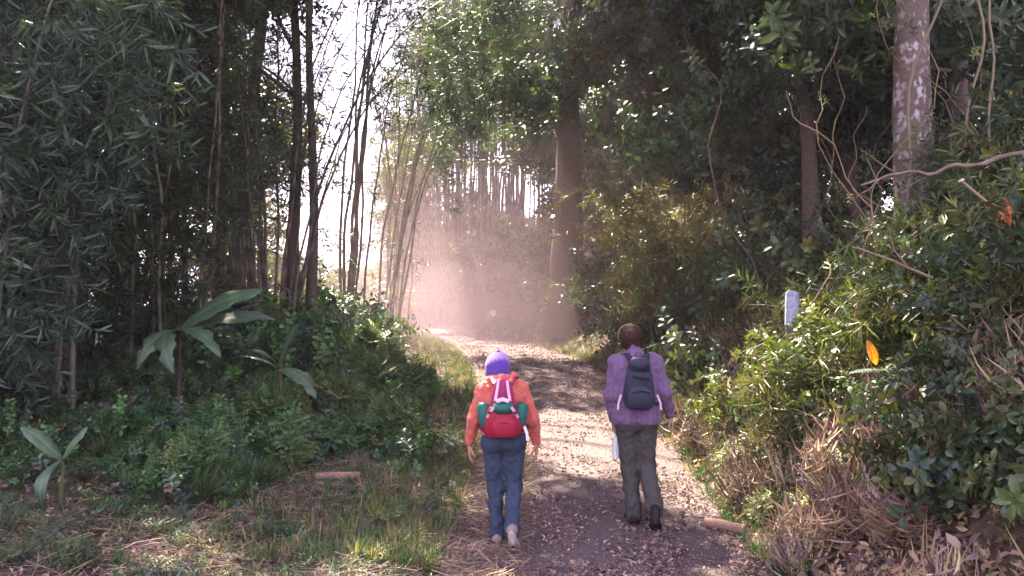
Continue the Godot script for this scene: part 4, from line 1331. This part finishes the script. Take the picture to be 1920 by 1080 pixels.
	strew("leaf_litter", "dry brown leaves strewn over the track and verge", S.fallen, 46000, func() -> Vector2:
		var d := 5.2 + 27.0 * pow(rng.randf(), 1.9)
		var x := path_x(d) + 0.2 + rng.randfn(0.0, 1.7)
		if fnoise.get_noise_2d(x * 110.0, d * 60.0) < -0.12:
			x += 0.5
		return Vector2(x, d), browns, 0.15, 0.58, 0.015, 0.9)
	strew("leaf_crumbs", "crumbled bits of dry leaf trodden into the track", S.fallen, 30000, func() -> Vector2:
		var d := 5.0 + 10.0 * pow(rng.randf(), 1.6)
		return Vector2(path_x(d) + rf(-1.5, 1.5), d), browns, 0.08, 0.28, 0.008, 0.6)
	strew("bank_litter", "tan dead leaves caught all over the bank", S.fallen, 20000, func() -> Vector2:
		var d := 3.4 + 10.0 * rng.randf()
		return Vector2(path_x(d) + 1.3 + 3.0 * rng.randf(), d), straw + straw + browns, 0.4, 1.1, 0.08, 1.6)
	strew("verge_litter", "dry leaves lying in the shaded verge", S.fallen, 9000, func() -> Vector2:
		var d := 4.6 + 6.5 * rng.randf()
		return Vector2(path_x(d) - 1.2 - 5.0 * rng.randf(), d), straw + browns, 0.3, 0.8, 0.03, 1.0)
	strew("dry_straw", "dry straw and twigs lying over the verge", S.straw, 14000, func() -> Vector2:
		var d := 4.9 + 6.0 * rng.randf()
		return Vector2(path_x(d) - 0.6 - absf(rng.randfn(0.0, 1.8)), d), straw + browns, 0.4, 1.1, 0.03, 0.5)

func build_details() -> void:
	# big-leaved plants in the shade
	var leafc := Color(0.055, 0.105, 0.058)
	var o := thing("broad_leaf_plant", "large banana-like plant with drooping shiny leaves among the bushes", "plant", on_ground(-3.9, 9.2))
	var b := MB.new()
	b.tube(wander(Vector3(0, -0.1, 0), Vector3(0.05, 1.35, 0.05), 6, 0.1), limb_radii(7, 0.04, 0.022), 8, [Color(0.05, 0.04, 0.035)])
	part("stem", b.mesh(M.stem), o)
	var top := Vector3(0.05, 1.3, 0.05)
	big_leaf(o, top, Vector3(1.3, 1.85, 0.3), 0.3, 0.3, leafc, 0.9, 0.3)
	big_leaf(o, top, Vector3(1.35, 1.45, -0.2), 0.26, 0.35, leafc, 0.6, 0.4)
	big_leaf(o, top, Vector3(0.3, 0.75, 0.8), 0.26, 0.9, leafc, 0.5, 0.6)
	big_leaf(o, top, Vector3(-0.22, 0.8, 0.7), 0.2, 0.8, leafc, -0.4, 0.5)
	big_leaf(o, top, Vector3(0.85, 0.95, 0.6), 0.2, 0.7, leafc, 0.4, 0.5)
	o = thing("broad_leaf_plant", "slender plant with torn silvery leaf hanging over the green weeds", "plant", on_ground(-2.75, 9.4))
	b = MB.new()
	b.tube(wander(Vector3(0, -0.1, 0), Vector3(0.0, 0.95, 0.0), 6, 0.1), limb_radii(7, 0.03, 0.015), 7, [Color(0.10, 0.08, 0.05)])
	part("stem", b.mesh(M.stem), o)
	top = Vector3(0, 0.92, 0)
	big_leaf(o, top, Vector3(0.65, 0.55, 0.5), 0.22, 0.5, leafc * 1.15, 0.3, 0.5)
	big_leaf(o, top, Vector3(-0.3, 1.2, 0.4), 0.18, 0.4, leafc, -0.4, 0.3)
	big_leaf(o, top, Vector3(-0.75, 1.05, 0.0), 0.16, 0.4, leafc, 0.0, 0.3)
	big_leaf(o, top, Vector3(0.25, 1.6, -0.2), 0.18, 0.3, leafc, 0.0, 0.2)
	o = thing("broad_leaf_plant", "young plant with three long upright leaves at the dark verge", "plant", on_ground(-3.9, 6.9))
	b = MB.new()
	b.tube([Vector3(0, -0.1, 0), Vector3(0.02, 0.35, 0), Vector3(0.0, 0.45, 0.02)], [0.022, 0.016, 0.01], 7, [Color(0.09, 0.10, 0.05)])
	part("stem", b.mesh(M.stem), o)
	top = Vector3(0, 0.42, 0)
	big_leaf(o, top, Vector3(-0.36, 0.78, 0.12), 0.14, 0.25, leafc * 1.3, -0.8)
	big_leaf(o, top, Vector3(0.3, 0.76, 0.05), 0.14, 0.15, leafc * 1.4, 0.8)
	big_leaf(o, top, Vector3(0.0, -0.02, 0.3), 0.12, 0.9, leafc * 1.2, 0.2)
	# ferns
	fern("arching dark green fern hanging over the dry leaves of the bank", on_ground(3.55, 7.0), 7, 0.75, Color(0.045, 0.085, 0.05), -1.2, 3.6)
	for q in [[4.2, 7.2, 0.8], [4.5, 6.0, 0.9], [3.75, 9.9, 0.8], [4.5, 10.2, 0.9], [4.0, 8.6, 0.7], [3.4, 8.0, 0.6], [3.0, 7.0, 0.5], [3.6, 6.6, 0.7], [2.9, 8.8, 0.5], [3.3, 5.7, 0.6]]:
		fern("spreading green fern growing among the shrubs of the bank", on_ground(q[0], q[1]), 8, q[2], Color(0.05, 0.085, 0.04), -1.0, 5.2, "ferns on the bank")
	for q in [[-3.3, 8.4, 0.55], [-2.6, 10.6, 0.6], [-4.3, 8.0, 0.6], [-3.6, 11.0, 0.7], [-2.3, 12.4, 0.6], [-5.0, 9.4, 0.7]]:
		fern("green fern growing out of the weedy verge", on_ground(q[0], q[1]), 8, q[2], Color(0.045, 0.105, 0.04), 0.4, 5.4, "ferns on the verge")
	# fern clumps perched on the lichen tree
	# lianas beside the lichen tree
	for q in [[4.45, 8.95, 4.62, 8.0, "thin liana climbing the sunny edge of the lichen-covered trunk"], [5.05, 9.0, 5.3, 8.5, "thin liana hanging just clear of the lichen-covered trunk's shaded edge"], [5.5, 8.9, 5.45, 9.0, "thin liana hanging alone in the leaves away from the trunk"]]:
		var base := on_ground(q[0], q[1], 0.05)
		var l := thing("liana", q[4], "vine", base, "lianas")
		b = MB.new()
		var w := wander(Vector3.ZERO, Vector3(q[2], 8.0, -q[3]) - base, 26, 0.5)
		b.tube(w, limb_radii(w.size(), 0.018, 0.012), 6, [Color(0.2, 0.17, 0.12)])
		part("stem", b.mesh(M.stem), l)
	for i in 14:
		var vx := rf(3.2, 6.4)
		var vd := rf(7.4, 11.5)
		var vb := on_ground(vx, vd, 0.05)
		var vine := thing("vine", "thin brown vine looping through the bank shrubs", "vine", vb, "vines in the bank shrubs")
		b = MB.new()
		var vw := wander(Vector3.ZERO, Vector3(rf(-1.2, 0.8), rf(2.2, 4.5), rf(-0.5, 0.5)), 18, 1.1)
		b.tube(vw, limb_radii(vw.size(), rf(0.007, 0.014), 0.004), 5, [vary(Color(0.17, 0.13, 0.09), 0.4)])
		part("stem", b.mesh(M.stem), vine)
		var vs := []
		for k in 16:
			vs.append([vw[4 + k % 14] + rdir() * 0.08, rdir() - Vector3.UP * 0.4, rf(0.4, 0.8)])
		sprays(vine, S.broad, vs, olive + lime)
	# fallen branches
	var base2 := on_ground(7.6, 6.9, 0.05)
	var br := thing("fallen_branch", "long bare pole-like branch slanting across in front of the lichen tree", "branch", base2)
	b = MB.new()
	var ends := [Vector3(7.6, base2.y, -6.9), Vector3(6.2, 3.62, -6.7), Vector3(4.2, 3.26, -6.5), Vector3(3.5, 3.13, -6.5), Vector3(2.88, 3.0, -6.5)]
	for i in ends.size():
		ends[i] = ends[i] - base2
	var bent := []
	var thick := []
	for i in 33:
		var f := minf(i / 8.0, 3.999)
		var a: Vector3 = ends[int(f)]
		bent.append(a.lerp(ends[int(f) + 1], f - int(f)) + Vector3(0, fnoise.get_noise_2d(i * 22.0, 5.0) * 0.07, fnoise.get_noise_2d(i * 22.0, 90.0) * 0.08))
		thick.append(lerpf(0.034, 0.01, i / 32.0) * (1.0 + 0.25 * fnoise.get_noise_2d(i * 60.0, 33.0)))
	b.tube(bent, thick, 9, [Color(0.15, 0.115, 0.09), Color(0.19, 0.15, 0.12), Color(0.13, 0.10, 0.08)])
	part("bough", b.mesh(M.stem), br)
	for i in [13, 19, 24, 28, 30]:
		b = MB.new()
		var from: Vector3 = bent[i]
		var to := from + Vector3(rf(-0.35, -0.1), rf(-0.22, 0.3), rf(-0.1, 0.2))
		b.tube(wander(from, to, 4, 0.06), limb_radii(5, 0.009, 0.002), 5, [Color(0.15, 0.115, 0.09)])
		part("twig", b.mesh(M.stem), br)
	var tw := on_ground(4.15, 5.9, 0.05)
	br = thing("dead_twig", "dead twig holding a bunch of curled orange leaves", "twig", tw)
	b = MB.new()
	var tips := [Vector3.ZERO, Vector3(4.05, 2.45, -5.95) - tw, Vector3(3.72, 2.70, -6.0) - tw, Vector3(3.43, 2.95, -6.0) - tw]
	b.tube(tips, [0.014, 0.013, 0.012, 0.011], 7, [Color(0.26, 0.19, 0.15)])
	part("stem", b.mesh(M.stem), br)
	for k in 16:
		b = MB.new()
		b.leaf(Vector3.ZERO, Vector3(rf(-1, 1), rf(-1, 0.2), rf(-0.5, 1)), rdir(), rf(0.06, 0.1), rf(0.035, 0.055), vary(Color(0.26, 0.10, 0.03), 0.35), 0.7, 0.8, [0.1, 0.9, 0.9, 0.0])
		var lf := part("dry_leaf", b.mesh(M.dry), br)
		lf.position = tips[2] + Vector3(rf(-0.03, 0.06), rf(-0.01, 0.13), rf(-0.04, 0.04))
	b = MB.new()
	b.tube([tips[3], tips[3] + Vector3(-0.006, 0.012, 0)], [0.022, 0.02], 10, [Color(0.6, 0.55, 0.55)])
	part("cut_end", b.mesh(M.stem), br)
	for q in [[3.05, 6.1, 3.75, 2.3, 6.2, 0.012, "thin dead branch slanting up out of the ferns"], [4.3, 6.6, 2.9, 2.5, 6.6, 0.014, "dead branch lying across the front of the shrubs"], [3.42, 5.6, 3.55, 1.75, 5.5, 0.014, "pale bare sapling stem standing among the glossy bushes"], [3.85, 5.8, 3.6, 2.0, 5.9, 0.012, "thin bent bare stem crossing the glossy bushes"]]:
		var at := on_ground(q[0], q[1], 0.05)
		var s := thing("bare_stem", q[6], "branch", at)
		b = MB.new()
		var w := wander(Vector3.ZERO, Vector3(q[2], q[3], -q[4]) - at, 10, 0.12)
		b.tube(w, limb_radii(w.size(), q[5] * 1.3, q[5] * 0.6), 7, [Color(0.24, 0.18, 0.14)])
		part("stem", b.mesh(M.stem), s)
		b = MB.new()
		var side: Vector3 = w[7]
		b.tube([side, side + Vector3(rf(-0.2, 0.2), 0.15, rf(0, 0.15)), side + Vector3(rf(-0.3, 0.3), 0.32, rf(0, 0.2))], [q[5] * 0.6, q[5] * 0.45, 0.002], 5, [Color(0.24, 0.18, 0.14)])
		part("side_twig", b.mesh(M.stem), s)
	# single orange leaf on its stem, and the pale board
	var os := on_ground(3.06, 6.78, 0.03)
	o = thing("orange_leaf_plant", "single stem with one bright orange-yellow leaf on the bank", "plant", os)
	b = MB.new()
	var tipo := Vector3(3.04, 1.72, -6.78) - os
	b.tube([Vector3.ZERO, tipo * 0.6 + Vector3(0.03, 0, 0.02), tipo], [0.008, 0.006, 0.004], 6, [Color(0.14, 0.12, 0.05)])
	part("stem", b.mesh(M.stem), o)
	var lf2 := part("leaf", blade_mesh(0.27, 0.085, 0.25, 1.0, Color(0.75, 0.27, 0.02)), o)
	lf2.transform = Transform3D(Basis(Vector3(0, 0.1, 1).cross(Vector3(0.28, -0.95, 0.1)), Vector3(0, 0.1, 1), Vector3(0.28, -0.95, 0.1)).orthonormalized(), tipo)
	var bp := on_ground(2.83, 8.0, 0.1)
	o = thing("weathered_post", "weathered post with a pale bluish upper end among the bank leaves", "post", bp)
	var y0 := 1.86 - bp.y
	part("post", trunk_mesh([Vector3.ZERO, Vector3(0.01, y0 * 0.5, 0), Vector3(0.0, y0, 0)], 0.07, 0.066, 0.1, M.bark, 0.08), o)
	b = MB.new()
	b.tube([Vector3(0, y0 - 0.02, 0), Vector3(0, y0 + 0.1, 0.004), Vector3(0.004, y0 + 0.2, 0), Vector3(0.006, y0 + 0.3, 0), Vector3(0.008, y0 + 0.325, 0)], [0.072, 0.069, 0.07, 0.064, 0.04], 11, [Color(1, 1, 1)])
	part("pale_top", b.mesh(M.paint), o)
	# cut wood
	for q in [[-1.78, 8.15, 0.44, 0.042, 0.12, "short cut log lying on the verge beside the weeds"], [1.88, 7.05, 0.38, 0.045, -0.75, "short cut log lying at the foot of the bank"]]:
		var at := on_ground(q[0], q[1]) + Vector3(0, q[3] + 0.035, 0)
		var lg := thing("cut_log", q[5], "log", at)
		b = MB.new()
		var h: float = q[2] * 0.5
		b.tube([Vector3(-h, 0, 0), Vector3(-h * 0.3, 0.005, 0.004), Vector3(h * 0.4, 0.003, -0.004), Vector3(h, 0, 0)], [q[3], q[3] * 1.06, q[3] * 0.98, q[3]], 12, [Color(0.85, 0.8, 0.8)])
		part("wood", b.mesh(M.wood), lg)
		for e in [-1.0, 1.0]:
			b = MB.new()
			b.tube([Vector3(e * h, 0, 0), Vector3(e * (h + 0.004), 0, 0)], [q[3] * 0.92, q[3] * 0.9], 12, [Color(1, 1, 1)])
			part("sawn_end", b.mesh(M.wood), lg)
		lg.rotation.y = q[4]
